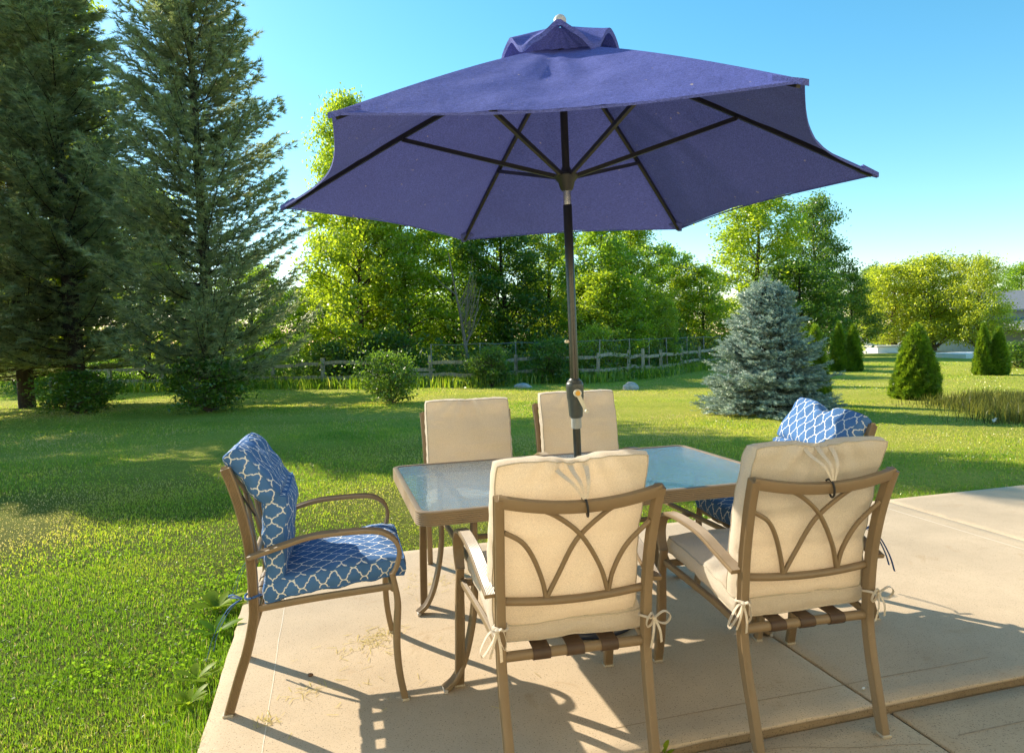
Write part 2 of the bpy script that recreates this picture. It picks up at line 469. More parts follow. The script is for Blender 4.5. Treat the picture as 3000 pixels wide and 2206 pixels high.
s2 = mb.build('patio_crack', SCOREB, smooth=False); tag(s2, 'brown cracks and trowel lines in the concrete', 'crack', kind='structure')
# earth seen in the joint
DIRT = m_plain('joint_earth', (.13, .095, .05), .95, 0, 40, .4)
mb = MB(); strip(mb, [uv2w(1.895, v) for v in np.linspace(2.0, 4.38, 20)], .012, -.012)
strip(mb, [uv2w(1.95, v) for v in np.linspace(-1, 1.98, 20)], .014, Z_LOW-.010)
strip(mb, [uv2w(u, 1.992) for u in np.linspace(-.55, 5.2, 40)], .018, Z_LOW-.012)
jt = mb.build('joint_soil', DIRT); tag(jt, 'soil in the joints between concrete slabs', 'soil', kind='structure')

# ------------------------------------------------------------------ chairs
POST = [(-.362, 0, .238), (-.318, .14, .240), (-.283, .246, .243), (-.257, .361, .245), (-.254, .45, .246), (-.256, .55, .246),
        (-.263, .65, .248), (-.281, .76, .251), (-.303, .85, .255), (-.327, .928, .259)]
_pz = [p[1] for p in POST]; _py = [p[0] for p in POST]
def post_y(z): 
    z = np.asarray(z, float)
    return np.where(z > .928, -.327-(z-.928)*.30, np.interp(z, _pz, _py))

def cushion(w, h, t, warp, nx=34, nz=34, edge=.62, pinch=0, seed=0, wr=.004, puffp=4, rows=5):
    """soft box: width w (x), height h (second axis, 0..h), thickness t; warp maps local points to chair space. returns MB with uv in metres"""
    mb = MB()
    A = np.linspace(-1, 1, nx); B = np.linspace(-1, 1, nz)
    # tighter spacing toward the edges
    A = np.sign(A)*(1-(1-np.abs(A))**1.35); B = np.sign(B)*(1-(1-np.abs(B))**1.35)
    def prof(a, b): return edge+(1-edge)*math.sqrt(max(0, (1-abs(a)**puffp)*(1-abs(b)**puffp)))
    def pos(a, b, s):
        f = prof(a, b)
        cr = 1-.035*(abs(a)**6*abs(b)**6)
        x = w/2*a*cr*(1-.02*(1-b*b)*abs(a)); z = h/2*(1+b*cr*(1-.015*(1-a*a)))
        if pinch and b > 0: 
            g = math.exp(-(x/.055)**2)*b**3
            z -= pinch*g; f *= 1-.30*g
        y = s*t/2*f
        nn = noise([[x, z, s*.3]], 16, seed, 2)[0]
        n2 = noise([[x*.35, z*1.6, s*.7]], 19, seed+3, 2)[0]; n3 = noise([[x, z, s]], 42, seed+1)[0]
        y += wr*(.7*nn+.8*n2)*(.4+.6*f)+.0009*n3*(1.3-f)*2
        if pinch and b > .1:
            y += s*.010*math.sin(math.atan2(x, .25-(z-h*.75))*17+seed)*math.exp(-(x/.17)**2)*(b-.1)
        return (x, y, z)
    grid = {}
    for s in (1, -1):
        V = [pos(a, b, s) for a in A for b in B]
        W = [warp(*p) for p in V]
        F = []; UV = []
        for a in range(nx-1):
            for b in range(nz-1):
                q = [a*nz+b, (a+1)*nz+b, (a+1)*nz+b+1, a*nz+b+1]
                if s > 0: q = q[::-1]
                F.append(tuple(q)); UV.append([(V[k][0]+(.02 if s > 0 else .3), V[k][2]) for k in q])
        grid[s] = (V, mb.add(W, F, UV))
    ring = [(a, 0) for a in range(nx)]+[(nx-1, b) for b in range(1, nz)]+[(a, nz-1) for a in range(nx-2, -1, -1)]+[(0, b) for b in range(nz-2, 0, -1)]
    ids = [a*nz+b for a, b in ring]; m = len(ring)
    Vf = np.array([grid[1][0][k] for k in ids]); Vb = np.array([grid[-1][0][k] for k in ids])
    cen = np.array([0, 0, h/2]); per = np.concatenate([[0], np.cumsum(np.linalg.norm(np.diff(Vf, axis=0), axis=1))])
    rowsV = [Vf]
    for r in range(1, rows):
        k = r/rows; P = Vf*(1-k)+Vb*k
        out = P-cen; out[:, 1] = 0; out /= np.linalg.norm(out, axis=1)[:, None]+1e-9
        P = P+out*(.010*math.sin(math.pi*k)+.0025*np.array([noise([[per[q]*1.0, k*.1, 5]], 60, seed)[0] for q in range(m)])[:, None])
        rowsV.append(P)
    rowsV.append(Vb)
    base = [[grid[1][1]+k for k in ids]]
    for r in range(1, rows):
        b0 = mb.add([warp(*p) for p in rowsV[r]], []); base.append([b0+q for q in range(m)])
    base.append([grid[-1][1]+k for k in ids])
    for r in range(rows):
        for q in range(m):
            n2 = (q+1) % m
            f = (base[r][q], base[r+1][q], base[r+1][n2], base[r][n2])
            mb.f.append(f)
            u0, u1 = per[q], (per[q+1] if q+1 < m else per[-1]+.01)
            y0, y1 = rowsV[r][q][1], rowsV[r+1][q][1]
            mb.uv[len(mb.f)-1] = [(u0, y0), (u0, y1), (u1, y1), (u1, y0)]
    # sewn welt along both edges
    wl = MB()
    for s in (1, -1):
        P = np.array([warp(*grid[s][0][k]) for k in ids])
        wl.sweep(P, [(.0027*math.cos(t), .0027*math.sin(t)) for t in np.linspace(0, 6.28, 6, endpoint=False)], None, None, False, True)
    return mb, wl

def ribbon(mb, pts, w=.013, side=(1, 0, 0), th=.0016, n=20, taper=None):
    P = spline(pts, n)
    mb.sweep(P, [(-w/2, -th/2), (w/2, -th/2), (w/2, th/2), (-w/2, th/2)], side, None if taper is None else np.linspace(taper[0], taper[1], len(P)))

def bow(mb, c, s, droop, wmul=1.0):
    """bow knot tied round a post at c: s = outward sign, droop = how far the loops hang"""
    c = np.array(c)
    mb.lathe([(.001, -.008), (.008, -.004), (.009, .004), (.001, .008)], 8, origin=tuple(c))
    for k, (dx, dz) in enumerate(((.052, -.004-droop), (-.026, -.012-droop*.6))):
        dx *= s
        loop = [c, c+(dx*.55, -.012, dz*.4+.028), c+(dx*1.05, -.006, dz+.012), c+(dx*.9, .004, dz-.016), c+(dx*.4, 0, dz*.4-.016), c]
        ribbon(mb, loop, .009*wmul, (0, 1, .3), n=26)
    for dx, dz in ((.025, -.085), (-.012, -.10)):
        ribbon(mb, [c, c+(dx*s*.6, -.012, dz*.45), c+(dx*s, -.004, dz)], .009*wmul, (1, .3, 0), n=10)

def chair_frame(root):
    pr = ribbed(.030, .036, 4)
    for s in (1, -1):
        mb = MB(); P = spline([(s*x, y, z) for y, z, x in POST], 44)
        mb.sweep(P, ribbed(.036, .031, 5), (0, 1, .0)); lg = mb.build('leg', FRAME, root, angle=40)
        mb = MB(); mb.box((s*.238, -.3625, .004), (.034, .039, .010)); mb.build('foot_cap', FOOT, lg, bevel=.002)
    for s in (1, -1):
        mb = MB()
        P = spline([(s*.312, .283, 0), (s*.310, .266, .10), (s*.308, .259, .20), (s*.306, .262, .29), (s*.304, .268, .37), (s*.303, .262, .43), (s*.302, .250, .495)], 30)
        mb.sweep(P, ribbed(.038, .026, 5), (1, 0, 0), np.interp(P[:, 2], [0, .3, .5], [1.0, 1.0, .82])); lg = mb.build('leg', FRAME, root, angle=40)
        mb = MB(); mb.box((s*.312, .2835, .004), (.041, .029, .010)); mb.build('foot_cap', FOOT, lg, bevel=.002)
    for s in (1, -1):
        mb = MB()
        P = spline([(s*.302, .252, .488), (s*.303, .270, .520), (s*.303, .281, .572), (s*.302, .266, .618), (s*.300, .230, .648), (s*.297, .19, .660), (s*.292, .116, .664),
                    (s*.288, .0, .662), (s*.285, -.07, .652), (s*.281, -.142, .632), (s*.273, -.262, .598)], 60)
        mb.sweep(P, ribbed(.048, .017, 8, .0018, .005), (1, 0, 0), np.interp(np.arange(len(P)), [0, 8, 20, 60], [.78, .85, 1, 1])); mb.build('armrest', FRAME, root, angle=40)
    mb = MB()
    x = np.linspace(-.262, .262, 25); P = np.stack([x, -.327-.018*(1-(x/.262)**2), .918-.030*(1-(x/.262)**2)], 1)
    mb.sweep(P, [(-.018, -.009), (-.012, -.0115), (.012, -.0115), (.019, -.009), (.020, 0), (.019, .009), (.012, .0115), (-.012, .0115), (-.018, .009), (-.019, 0)], (0, -.23, 1))
    mb.build('top_rail', FRAME, root, angle=40)
    mb = MB()
    x = np.linspace(-.240, .240, 17); P = np.stack([x, -.246-.010*(1-(x/.24)**2), .570-.012*(1-(x/.24)**2)], 1); mb.tube(P, .0135, 10)
    lat = [[(-.238, -.297, .811), (-.182, -.290, .774), (-.142, -.274, .714), (-.108, -.256, .628), (-.095, -.252, .566)],
           [(-.095, -.252, .566), (-.057, -.262, .647), (-.004, -.288, .765), (.078, -.318, .854), (.134, -.338, .893)],
           [(-.145, -.338, .893), (-.070, -.318, .851), (.010, -.295, .779), (.080, -.268, .665), (.114, -.252, .566)],
           [(.114, -.252, .566), (.129, -.260, .643), (.167, -.279, .731), (.238, -.299, .811)]]
    for L in lat: mb.tube(spline(L, 22), .0082, 8)
    mb.build('back_lattice', FRAME, root, angle=50)
    mb = MB()
    mb.tube([(-.24, -.250, .386), (.24, -.250, .386)], .0165, 12); mb.tube([(-.30, .255, .432), (.30, .255, .432)], .0145, 12)
    for s in (1, -1):
        P = spline([(s*.243, -.252, .392), (s*.255, -.05, .412), (s*.296, .252, .440)], 14); mb.sweep(P, ribbed(.020, .026, 2), (1, 0, 0))
    mb.build('seat_frame', FRAME, root, angle=40)
    for x in (-.113, 0, .117):
        mb = MB(); w = .029
        # strap runs over the seat and wraps both rails
        P = [(x, -.250+.0185*math.cos(a), .386+.0185*math.sin(a)) for a in np.linspace(-2.6, 1.4, 14)][::1]
        path = [(x, -.250+.019*math.sin(a), .386-.019*math.cos(a)) for a in np.linspace(.9, -3.4, 16)] + [(x, .0, .405)] + [(x, .255-.017*math.sin(a), .432+.017*math.cos(a)) for a in np.linspace(.3, -3.3, 12)]
        mb.sweep(path, [(-w, -.0011), (w, -.0011), (w, .0011), (-w, .0011)], (1, 0, 0)); mb.build('seat_strap', STRAP, root, angle=60)

def put_cushion(gen, name, mat, root):
    mb, wl = gen
    o = mb.build(name, mat, root, angle=55); wl.build('piping', PIPE if mat is BEIGE else mat, o, angle=70)
    return o

def seat_cushion(root, mat, seed):
    def warp(x, y, z):   # z along the seat from back (0) to front
        yy = -.222+z; k = (yy+.222)/.54
        zz = .446+.052*k+.012*math.sin(k*3.1)+y-.02*max(0, k-.85)*4*max(0, k-.85)
        return (x*(1+.06*k), yy, zz)
    put_cushion(cushion(.505, .530, .112, warp, seed=seed, edge=.55, wr=.0055), 'seat_cushion', mat, root)

def beige_chair(shift=0.0, seed=0, lean=0, drop=0.0, pinch=.015):
    root = empty('patio_chair')
    chair_frame(root); seat_cushion(root, BEIGE, seed)
    def warp(x, y, z):
        zz = .472+z*(.966-drop/.58)
        return (x+shift, float(post_y(zz))+.069+y+.012*(z/.58)*0, zz+lean*x)
    bc = put_cushion(cushion(.495, .582, .096, warp, 52, 52, .70, pinch, seed+2, .0075), 'back_cushion', BEIGE, root)
    # strap pair from the cushion top to the elastic hook on the rail
    mb = MB()
    top = .452+.555-drop
    for dx, tx in ((-.060, -.006), (-.012, -.002), (.036, .004)):
        ty = float(post_y(top))
        ribbon(mb, [(dx+shift, ty+.046, top+.010), (dx*.93+shift*.9, ty+.018, top-.010), (dx*.5+shift*.4, -.366, .965), (tx, -.370, .918)], .015, (1, 0, 0), n=14, taper=(1.3, .45))
    mb.build('tie', TIE, bc)
    mb = MB(); P = [(.001*k, -.345+.020*math.cos(a), .886+.030*math.sin(a)) for k, a in enumerate(np.linspace(.9, 5.6, 18))]
    mb.tube(P, .0036, 8); mb.build('elastic_loop', BLACK, bc)
    for s, z, dr in ((-1, .492, .060), (1, .476, .004)):
        mb = MB(); c = (s*.262, -.284, z)
        mb.tube([(s*.246+.022*math.cos(a), -.256+.026*math.sin(a), z+.004*math.sin(a*2)) for a in np.linspace(0, 6.2, 16)], .0042, 6)
        bow(mb, c, s, dr); mb.build('tie', TIE, bc)
    return root

def blue_chair(seed=0, swag=.0):
    root = empty('patio_chair'); chair_frame(root); seat_cushion(root, BLUE, seed)
    def warp(x, y, z):
        k = z/.40
        return (x, -.232+.052+y*(.75+.35*k)+.020*k, .41+z)
    bc = put_cushion(cushion(.490, .400, .112, warp, 36, 30, .62, 0, seed+3, .006), 'back_cushion', BLUE, root)
    th = 36*D2R
    def warp2(x, y, z):  # head roll leaning back over the top rail
        zz = z-.01; yy = y
        return (x, -.175-zz*math.sin(th)+yy*math.cos(th), .795+zz*math.cos(th)+yy*math.sin(th)+swag*x)
    hp = put_cushion(cushion(.500, .240, .108, warp2, 44, 26, .55, .050, seed+5, .007), 'head_pillow', BLUE, root)
    mb = MB(); P = [(.001*k, -.338+.022*math.cos(a), .892+.030*math.sin(a)) for k, a in enumerate(np.linspace(.6, 5.8, 18))]
    mb.tube(P, .0036, 8); mb.build('elastic_loop', BLACK, hp)
    mb = MB(); mb.tube(spline([(.225, -.318, .955), (.235, -.300, .87), (.240, -.262, .79), (.236, -.235, .74)], 14), .0035, 6)
    mb.build('elastic_strap', BLACK, hp)
    for s in (-1, 1):
        mb = MB(); z = .445
        mb.tube([(s*.246+.024*math.cos(a), -.256+.028*math.sin(a), z+.004*math.sin(a*2)) for a in np.linspace(0, 6.2, 16)], .0045, 6)
        c = np.array((s*.262, -.292, z))
        ribbon(mb, [c, c+(.01*s, -.03, .02), c+(.0, -.045, .01), c], .012, (1, 0, 0), n=14)
        ribbon(mb, [c, c+(.02*s, -.05, -.03), c+(.03*s, -.10, -.12), c+(.035*s, -.125, -.20)], .011, (1, 0, 0), n=14)
        ribbon(mb, [c, c+(.02*s, -.04, -.03), c+(.02*s, -.085, -.11), c+(.03*s, -.10, -.17)], .010, (1, 0, 0), n=14)
        mb.build('tie', BLUETIE, bc)
    return root

def place(root, x, y, deg, tilt=0):
    yf = .265; a = deg*D2R
    oy = yf-math.cos(tilt)*yf; oz = -math.sin(tilt)*yf
    root.location = (x-math.sin(a)*oy, y+math.cos(a)*oy, oz); root.rotation_euler = (tilt, 0, a)

GC = 'patio chairs around the table'
c1 = beige_chair(-.020, 1, .012); place(c1, .125, 2.43, 12.3, .046)
tag(c1, 'beige cushioned patio chair seen from behind, in front of the umbrella pole', 'chair', GC)
c2 = beige_chair(-.006, 4, 0); place(c2, .947, 2.59, 12.0, .046)
tag(c2, 'beige cushioned patio chair straddling the concrete step, in front of the blue pillow', 'chair', GC)
c3 = beige_chair(-.004, 7, 0, .028, .005); place(c3, -.228, 3.79, 190.4, 0)
tag(c3, 'beige cushioned chair across the table, facing out, beside the table end with the blue armchair', 'chair', GC)
c4_ = copy_tree(c3); place(c4_, .458, 4.135, 191.3, 0)
tag(c4_, 'beige cushioned chair across the table directly behind the umbrella crank', 'chair', GC)
b1 = blue_chair(2, .02); place(b1, -.793, 2.783, -75.6)
tag(b1, 'tan armchair with blue trellis cushions standing beside the lawn edge, shown in profile', 'chair', GC)
b2 = blue_chair(9, .07); place(b2, 1.29, 3.33, 100)
tag(b2, 'armchair with blue trellis head pillow mostly hidden behind a beige chair', 'chair', GC)

# ------------------------------------------------------------------ table
TX, TY, TH = .3046, 3.229, 15.32*D2R
tb = empty('patio_table', (TX, TY, 0), (0, 0, TH)); tag(tb, 'rectangular patio table with textured glass top and tan ribbed rim', 'table')
L, Wd, RZ = 1.672/2, 1.0025/2, .725
def rrect(l, w, r, n=8):
    P = []
    for cx, cy, a0 in ((l-r, w-r, 0), (-l+r, w-r, 90), (-l+r, -w+r, 180), (l-r, -w+r, 270)):
        for a in np.linspace(a0, a0+90, n): P.append((cx+r*math.cos(a*D2R), cy+r*math.sin(a*D2R)))
    return P
out = rrect(L-.014, Wd-.014, .055)
mb = MB()
prof = []
# outside face with ribs: first axis = outward, second = along z
zz = np.linspace(-.026, .022, 13)
face = [(.013-(.0022 if q % 2 else 0), z) for q, z in enumerate(zz)]
prof = face+[(.011, .0265), (.006, .0285), (-.010, .0285), (-.013, .026), (-.013, .019), (-.004, .017), (-.004, -.026)]
P3 = np.array([(x, y, RZ-.0285) for x, y in out])
# sweep with outward side vector per point
T = np.roll(P3, -1, 0)-np.roll(P3, 1, 0); T /= np.linalg.norm(T, axis=1)[:, None]
Nn = np.stack([T[:, 1], -T[:, 0], 0*T[:, 0]], 1); m = len(prof); pf = np.array(prof)
V = np.concatenate([P3[q]+pf[:, :1]*Nn[q]+pf[:, 1:]*np.array([0, 0, 1.]) for q in range(len(P3))])
n_ = len(P3); mb.add(V, [(q*m+k, ((q+1) % n_)*m+k, ((q+1) % n_)*m+(k+1) % m, q*m+(k+1) % m) for q in range(n_) for k in range(m)])
mb.build('table_rim', FRAME, tb, angle=40)
mb = MB(); g = rrect(L-.019, Wd-.019, .05); hole = [(.024*math.cos(a), .024*math.sin(a)) for a in np.linspace(0, 2*math.pi, 32, endpoint=False)]
# glass plate as a ring strip from hole to edge, top and bottom
ga = [math.atan2(y, x) for x, y in g]
ring_o = np.array(g); ang = np.unwrap(np.array(ga)); ring_i = np.stack([.024*np.cos(ang), .024*np.sin(ang)], 1)
m = len(g); V = []
for z in (RZ-.004,):
    for A in (ring_o, ring_i): V += [(p[0], p[1], z) for p in A]
F = [(k, (k+1) % m, m+(k+1) % m, m+k) for k in range(m)]
mb.add(V, F); gl = mb.build('glass_top', GLASS, tb, smooth=False)
so = gl.modifiers.new('thickness', 'SOLIDIFY'); so.thickness = .0005; gl.modifiers.remove(so)
mb = MB(); mb.lathe([(.0225, -.012), (.030, -.010), (.036, .0), (.036, .004), (.030, .006), (.0225, .006)], 28, origin=(0, 0, RZ-.004)); mb.build('hole_ring', m_plain('grey_ring_plastic', (.30, .29, .26), .4), tb)
for sx, sy, fy in ((-1, -1, -.45), (-1, 1, .32), (1, -1, -.42), (1, 1, .36)):
    mb = MB()
    P = spline([(sx*.600, sy*.41, .672), (sx*.602, sy*.405, .56), (sx*.602, sy*.40+.02*(fy-sy*.4), .42), (sx*.612, sy*.40+.15*(fy-sy*.4), .28), (sx*.650, sy*.40+.5*(fy-sy*.4), .13), (sx*.695, sy*.40+.8*(fy-sy*.4), .045), (sx*.745, fy, .009)], 40)
    mb.sweep(P, ribbed(.050, .022, 5), (0, 1, 0)); lg = mb.build('leg', FRAME, tb, angle=40)
    mb = MB(); mb.box((sx*.742, fy, .008), (.016, .056, .015)); mb.build('foot_cap', m_plain('grey_foot_plastic', (.42, .38, .33), .5), lg, bevel=.003)
mb = MB()
for sx in (-1, 1): mb.sweep([(sx*.602, -.40, .46), (sx*.602, .40, .46)], ribbed(.026, .020, 3), (1, 0, 0))
mb.sweep([(-.60, .0, .46), (.60, .0, .46)], ribbed(.024, .022, 3), (0, 1, 0))
for sx in (-1, 1): mb.sweep([(sx*.605, -.485, .684), (sx*.605, .485, .684)], ribbed(.030, .018, 3), (1, 0, 0))
mb.build('stretcher', FRAME, tb, angle=40)

# ------------------------------------------------------------------ umbrella
um = empty('patio_umbrella', (TX+.0173, TY+.0218, 0)); tag(um, 'large navy patio umbrella with crank pole through the glass table', 'umbrella')
ax = Vector((math.tan(-1.3655*D2R), math.tan(-1.7201*D2R), 1)).normalized()
O0 = Vector((0, 0, 0))
def pol(z): return np.array([ax.x/ax.z*z, ax.y/ax.z*z, z])
def seg(name, z0, z1, prof, mat, par=um, n=28):
    mb = MB(); mb.lathe(prof, n, axis=tuple(ax), origin=tuple(pol(0))); return mb.build(name, mat, par, angle=40)
seg('pole', 0, 0, [(.0185, .05), (.0185, .945), (.0195, .946), (.0195, .975)], POLE)
seg('pole_collar', 0, 0, [(.0235, .935), (.0245, .940), (.0245, .985), (.0235, .990)], m_plain('pale_grey_collar', (.38, .37, .34), .45))
ch = seg('crank_housing', 0, 0, [(.0255, .985), (.031, .990), (.033, 1.0), (.0365, 1.06), (.0385, 1.075), (.0385, 1.078), (.0400, 1.080), (.0415, 1.135), (.0415, 1.145), (.038, 1.152), (.034, 1.156), (.034, 1.160), (.026, 1.166), (.022, 1.172)], HOUSING)
seg('pole', 0, 0, [(.0205, 1.165), (.0205, 1.972), (.0195, 1.974)], POLE)
seg('tilt_joint', 0, 0, [(.0185, 1.970), (.0185, 2.055)], SILVER)
seg('pole', 0, 0, [(.0175, 2.05), (.0175, 2.66)], RIBM)
# crank: knob, arm and grip on the camera-facing side
c0 = pol(1.105)+np.array([.006, -.041, 0]); fwd = np.array([.10, -.99, 0.])
mb = MB(); mb.lathe([(.017, -.004), (.0185, .004), (.0185, .014), (.014, .018)], 20, axis=tuple(fwd), origin=tuple(c0)); ck = mb.build('crank_handle', KNOB, ch)
mb = MB(); mb.lathe([(.0115, .017), (.0115, .0195), (.008, .021)], 18, axis=tuple(fwd), origin=tuple(c0)); mb.build('crank_cap', AMBER, ch)
mb = MB(); e0 = c0+fwd*.010; e1 = e0+np.array([.036, -.012, -.082])
mb.sweep([e0, e0*.5+e1*.5, e1], [(-.009, -.004), (.009, -.004), (.009, .004), (-.009, .004)], (1, 0, .4), [1.15, .95, .8]); mb.lathe([(.007, -.004), (.009, .0), (.009, .022), (.006, .026)], 14, axis=tuple(fwd), origin=tuple(e1)); mb.build('crank_handle', KNOB, ch, angle=40)
mb = MB(); mb.lathe([(.006, 0), (.0075, .003), (.0075, .018), (.005, .021)], 12, axis=(-1, -.2, 0), origin=tuple(pol(1.345)+np.array([-.018, -.004, 0]))); mb.build('tilt_button', KNOB, um)
# base
bs = MB(); bs.lathe([(.02, .035), (.235, .002), (.250, .006), (.252, .022), (.244, .034), (.225, .040), (.215, .036), (.195, .048), (.185, .044), (.160, .058), (.150, .054), (.115, .070), (.105, .067), (.060, .085), (.040, .10), (.032, .115), (.030, .30), (.022, .302)], 40)
bs.build('base', BASEM, um, angle=50)
mb = MB(); mb.lathe([(.010, 0), (.013, .003), (.013, .02), (.009, .023)], 10, axis=(.3, -.95, 0), origin=(.01, -.028, .24)); mb.build('base_knob', HOUSING, um)
# canopy
PHI0 = (180-5.57)*D2R; R0 = 1.36
Zt, TLX, TLY = 2.036, math.tan(.479*D2R), math.tan(-1.5025*D2R)
Cc = pol(Zt)
RISE = .635
def can(r, a, tip=None):
    """point of the canopy surface at fraction r of the rib (0 hub .. 1 rim) and angle a"""
    i = (a-PHI0)/(60*D2R); k = i-math.floor(i); f = abs(k-.5)*2       # f=1 on a rib, 0 mid panel
    chord = math.cos(30*D2R)/math.cos((k-.5)*60*D2R)
    sag = 1-.085*(1-f*f)*r**1.2
    rad = R0*r*chord*sag
    base = math.cos(30*D2R)
    rr = rad/(R0*(chord*1.0)) if chord else 0
    h = RISE*(1-r**1.13)
    h -= .020*(1-f**2)*math.sin(math.pi*min(1, r))     # cloth sinks between the ribs
    dx, dy = rad*math.cos(a), rad*math.sin(a)
    return np.array([Cc[0]+dx, Cc[1]+dy, Cc[2]+h+dx*TLX+dy*TLY])
mb = MB(); NR, NA = 34, 18
for p in range(6):
    V = []; r0 = .11
    for j in range(NA+1):
        a = PHI0+(p+j/NA)*60*D2R
        for r in np.linspace(r0, 1, NR):
            P = can(r, a); k = j/NA
            amp = .011*math.sin(math.pi*k)*min(1, r*1.3)*(1-.6*max(0, r-.8)*5)
            P[2] += amp*noise([[r*2, k*3, p*3.1]], 3.2, p, 2)[0]+.004*math.sin(k*24+p*1.7+r*3+2*math.sin(r*7+p))*math.sin(math.pi*k)*max(0, (.50-abs(r-.62)))*2.4
            V.append(P)
    F = [(j*NR+q, (j+1)*NR+q, (j+1)*NR+q+1, j*NR+q+1) for j in range(NA) for q in range(NR-1)]
    mb.add(V, F)
    # hem turned down along the rim
    hem = []
    for j in range(NA+1):
        a = PHI0+(p+j/NA)*60*D2R; e = can(1, a); hem += [e, e+np.array([-.001*math.cos(a), -.001*math.sin(a), -.008])]
    mb.add(hem, [(2*j, 2*j+1, 2*j+3, 2*j+2) for j in range(NA)])
cn = mb.build('canopy', CANVAS, um, angle=60)
# corner pockets sewn at each rib end
for p in range(6):
    a = PHI0+p*60*D2R; mbp = MB(); t0 = can(1, a)
    w = []
    d = np.array([math.cos(a), math.sin(a), -.40]); s_ = np.array([-math.sin(a), math.cos(a), 0])
    q0 = t0+d*.004
    P = [t0-d*.075+s_*.045+[0, 0, -.012], t0-d*.075-s_*.045+[0, 0, -.012], q0-s_*.012+[0, 0, -.016], q0+s_*.012+[0, 0, -.016]]
    P2 = [t0-d*.075+s_*.045+[0, 0, .002], t0-d*.075-s_*.045+[0, 0, .002], q0-s_*.012+[0, 0, .003], q0+s_*.012+[0, 0, .003]]
    mbp.add(P+P2, [(0, 1, 2, 3), (7, 6, 5, 4), (0, 4, 5, 1), (1, 5, 6, 2), (2, 6, 7, 3), (3, 7, 4, 0)]); mbp.build('rib_pocket', CANVAS, cn, angle=60)
# vent flap with a wavy rim
mb = MB(); NA2, NR2 = 96, 12; V = []
ztop = Cc[2]+RISE+.097; tp = pol(ztop)
for j in range(NA2):
    a = j/NA2*2*math.pi; i = (a-PHI0)/(60*D2R); k = i-math.floor(i); f = abs(k-.5)*2
    for q in range(NR2):
        r = q/(NR2-1)
        rad = .004+r*(.253+.025*f)
        z = ztop-.012-r**1.2*(.128-.050*(f<.8)*(1-f)*0)-r**2*(.030*f-.022*(1-f)+.010*math.sin(a*5+1)*r)
        # flap curls: loose folds between the ribs
        z += .020*r**2*math.sin(k*math.pi*2+a)+.010*r**1.5*math.sin(a*9+1.3)+.006*r*math.sin(a*15+2)
        V.append((tp[0]+rad*math.cos(a), tp[1]+rad*math.sin(a), z+rad*math.sin(a)*TLY))
    rad = .257+.025*f
    V.append((tp[0]+(rad-.004)*math.cos(a), tp[1]+(rad-.004)*math.sin(a), V[-1][2]-.022))
M = NR2+1
mb.add(V, [(j*M+q, ((j+1) % NA2)*M+q, ((j+1) % NA2)*M+q+1, j*M+q+1) for j in range(NA2) for q in range(NR2)])
mb.build('vent_flap', CANVAS, um, angle=70)
mb = MB(); mb.lathe([(.012, -.02), (.026, -.012), (.029, -.004), (.028, .008), (.021, .020), (.010, .027), (.001, .029)], 24, origin=tuple(pol(ztop+.014))); mb.build('finial', m_plain('pale_finial', (.55, .53, .50), .4), um)
mb = MB(); mb.lathe([(.03, -.035), (.075, -.02), (.075, .0), (.03, .02)], 24, origin=tuple(pol(Cc[2]+RISE-.055))); mb.build('top_hub', RIBM, um)
hubz = 2.09
mb = MB(); mb.lathe([(.022, -.055), (.030, -.045), (.038, -.015), (.052, .0), (.055, .012), (.050, .022), (.03, .028), (.020, .05)], 24, axis=tuple(ax), origin=tuple(pol(hubz))); mb.build('runner_hub', m_plain('black_hub_plastic', (.03, .03, .03), .4), um)
for p in range(6):
    a = PHI0+p*60*D2R
    mb = MB(); P = [can(r, a)+np.array([0, 0, -.016]) for r in np.linspace(.05, .985, 16)]
    s_ = (-math.sin(a), math.cos(a), 0)
    mb.sweep(P, [(-.0075, -.010), (.0075, -.010), (.0075, .010), (-.0075, .010)], s_); rb = mb.build('rib', RIBM, um, angle=40)
    mb = MB(); j = can(.56, a)+np.array([0, 0, -.028]); h0 = pol(hubz)+np.array([math.cos(a)*.045, math.sin(a)*.045, .012])
    mb.sweep([h0, h0*.5+j*.5, j], [(-.008, -.009), (.008, -.009), (.008, .009), (-.008, .009)], s_); mb.lathe([(.006, -.013), (.006, .013)], 8, axis=s_, origin=tuple(j)); mb.build('strut', RIBM, rb, angle=40)

# ------------------------------------------------------------------ plants
def frame_from(d):
    d = d/np.linalg.norm(d, axis=1)[:, None]
    up = np.where(np.abs(d[:, 2:3]) < .95, np.array([[0, 0, 1.]]), np.array([[1., 0, 0]]))
    a = np.cross(d, up); a /= np.linalg.norm(a, axis=1)[:, None]
    return d, a, np.cross(a, d)

def leaf_quads(C, size, rng, droop=.2, asp=.55):
    """one bent diamond per centre"""
    n = len(C); d = rng.normal(size=(n, 3)); d[:, 2] -= droop
    d, a, b = frame_from(d); s = size*rng.uniform(.6, 1.3, (n, 1))
    roll = rng.uniform(0, 6.28, (n, 1)); a2 = a*np.cos(roll)+b*np.sin(roll)
    nrm = np.cross(a2, d)
    V = np.stack([C-d*s*.5, C+a2*s*asp*.5+nrm*s*.08, C+d*s*.5, C-a2*s*asp*.5+nrm*s*.08], 1).reshape(-1, 3)
    F = np.arange(4*n).reshape(-1, 4)
    return V, F

